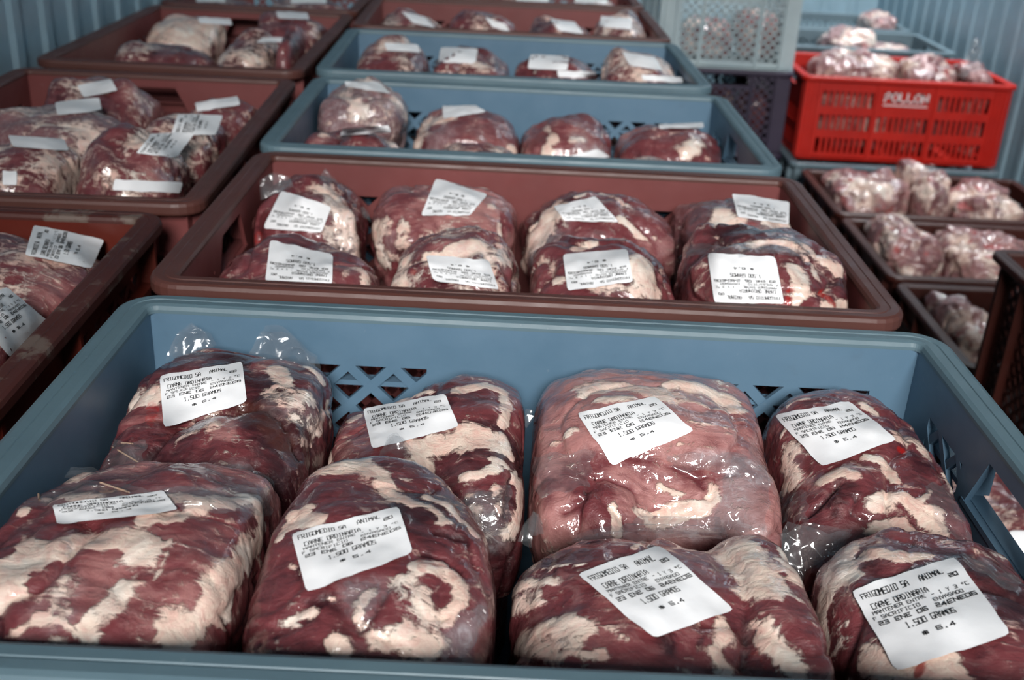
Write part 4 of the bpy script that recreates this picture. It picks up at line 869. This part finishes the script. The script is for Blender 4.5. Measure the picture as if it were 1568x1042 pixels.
# left row
ZL = -CH-0.012+0.0095
many(60, [
 ('dark red package with long label, back of the scuffed left crate', -60, 168, 378, .290, .085, [((38, 392), (52, 346), (160, 368), (140, 413), {'res': (16, 12)})], dict(n=42)),
 ('package with large tilted label at the left edge in the scuffed crate', -160, 96, 452, .125, .088, [((-50, 470), (10, 440), (78, 497), (18, 552), {'res': (16, 12)})], dict(n=42, tone=.36)),
 ], ZL, (-.702, -.357), n=26, tone=.45, fat=.12, fat_noise=.42)
many(70, [
 ('pale fat topped package, front left of second crate in left row', -60, 112, 214, .550, .078, [quad(12, 208, 98, 226, 8, 6), quad(4, 262, 26, 284, 0, 2)], dict(fat=.4)),
 ('long purple package with two labels, front right of second crate in left row', 126, 338, 206, .552, .078, [((208, 236), (232, 206), (300, 203), (270, 243), {'text': True, 'res': (10, 8)}), quad(176, 276, 280, 293, -4, 4)], dict(tone=.4, fat=.2)),
 ('streaky package with film over it, middle left of second crate in left row', -20, 206, 166, .705, .078, [quad(84, 158, 152, 178, 4, -8)], dict(milk=.5, fat=.2)),
 ('flat package with tilted printed label, middle right of second crate in left row', 222, 380, 172, .72, .078, [((262, 208), (272, 176), (342, 178), (330, 208), {'res': (10, 8)})], dict(fat=.3)),
 ('red package with bright raised label, back left of second crate in left row', 76, 236, 128, .875, .075, [quad(118, 132, 170, 150, 10, -10)], dict(tone=.5)),
 ('package with grey shaded label and orange fat, back right of second crate in left row', 278, 406, 150, .885, .075, [quad(298, 158, 364, 172, 4, -10)], dict(fat=.35)),
 ], ZL, (-.692, -.362), n=28, tone=.42, fat=.15, fat_noise=.42)
many(80, [
 ('tan fat covered package with label, back left of third crate in left row', 228, 340, 26, 1.53, .085, [quad(302, 27, 352, 37, 4, 2)], dict(fat=.75)),
 ('package with bright label and white fat, back right of third crate in left row', 392, 502, 22, 1.53, .085, [quad(422, 18, 470, 29, 4, 2)], dict(fat=.2)),
 ('flat purple package, front left of third crate in left row', 182, 330, 66, 1.28, .08, [], dict(fat=.12)),
 ('round package with orange fat ring, front middle of third crate in left row', 334, 428, 56, 1.28, .08, [quad(402, 58, 452, 66, -10, 0)], dict(fat=.2)),
 ('small dark round package, front right of third crate in left row', 430, 494, 62, 1.27, .08, [], dict(fat=.05)),
 ], ZL, (-.720, -.377), n=24, tone=.38, fat_noise=.42)
many(88, [('meat package with label, left in farthest crate of left row', 255, 400, -3, 1.86, .085, [quad(300, -3, 345, 4)]), ('meat package with labels, right in farthest crate of left row', 404, 545, -3, 1.86, .085, [quad(445, -2, 500, 6)])], ZL, (-.728, -.384), n=18, tone=.42, fat=.15, fat_noise=.4)
# chicken bags on the right
ZK = -0.47-CH+0.0095
kc = dict(cat='chicken bag', name='chicken_bag', n=36, tone=.68, fat=.27, fat_noise=.7, milk=.35, rough=.011, bumps=8, blood_noise=.9, brown=.42)
many(100, [
 ('pale chicken bag at left in the crate before the red crate', 1240, 1384, 262, 2.20, .13, []),
 ('pinkish chicken bag with pointed film, middle of the crate before the red crate', 1386, 1446, 256, 2.20, .13, [], dict(films=[dict(bottom=[(1395, 285), (1440, 290)], top=[(1412, 255), (1432, 252)], yb=2.19, yt=2.2, amp=.004)])),
 ('chicken bag at right in the crate before the red crate', 1448, 1558, 284, 2.20, .13, []),
 ('yellowish chicken bag at left in the middle low crate on the right', 1322, 1438, 340, 1.775, .13, []),
 ('pale chicken bag at right in the middle low crate on the right', 1440, 1566, 360, 1.775, .13, []),
 ('chicken bag showing in the nearest low crate on the right', 1424, 1500, 456, 1.37, .12, []),
 ], ZK, (.795, 1.345), **kc)
many(110, [
 ('chicken bag heaped at left in the red crate', 1240, 1372, 80, 2.668, .125, []),
 ('chicken bag in the middle of the red crate', 1374, 1456, 88, 2.668, .125, []),
 ('chicken bag with tall pointed film end, right in the red crate', 1466, 1530, 98, 2.668, .125, [], dict(films=[dict(bottom=[(1470, 118), (1484, 122), (1504, 124)], top=[(1488, 62), (1496, 55), (1502, 66)], yb=2.60, yt=2.64, amp=.008)])),
 ], -0.47+0.0095, (.785, 1.335), **kc)
many(115, [('grey film bag in the dull grey crate behind the red crate', 1255, 1330, 44, 3.2, .12, []), ('pale film bag in the dull grey crate behind the red crate, right one', 1332, 1400, 62, 3.2, .12, []),
           ('film bag heaped in the farthest dull grey crate', 1320, 1400, 18, 3.66, .12, [])], -0.47+0.0095, (.81, 1.36), **dict(kc, milk=.8, n=22))
many(120, [('mottled red meat package inside the pale grey mesh crate', 1040, 1122, 22, 2.72, .10, []), ('pink meat package beside it inside the pale grey mesh crate', 1124, 1222, 12, 2.72, .10, [])], -0.238+0.0095, (.392, .724), n=22, tone=.62, fat=.22, fat_noise=.5)
many(124, [('dark meat package at left inside the upper purple crate', 1040, 1122, 135, 2.72, .10, []), ('dark meat package at right inside the upper purple crate', 1124, 1222, 130, 2.72, .10, [])], -0.4735+0.0095, (.392, .724), n=20, tone=.35, fat=.1, fat_noise=.4)
auto('reddish meat package with label seen through the hand hole of nearest blue crate', 1430, 1670, 735, .62, .10, ZK, (.365, .705), seed=131, tone=.55, fat=.15, fat_noise=.4, n=28, labels=[((1545, 815), (1600, 812), (1604, 850), (1550, 852), {'text': False})])
auto('dark meat package behind the ribbed side at the right edge', 1520, 1640, 470, .90, .15, -0.47+0.0095, (.77, 1.0), seed=132, tone=.4, fat=.2, fat_noise=.5, n=24)
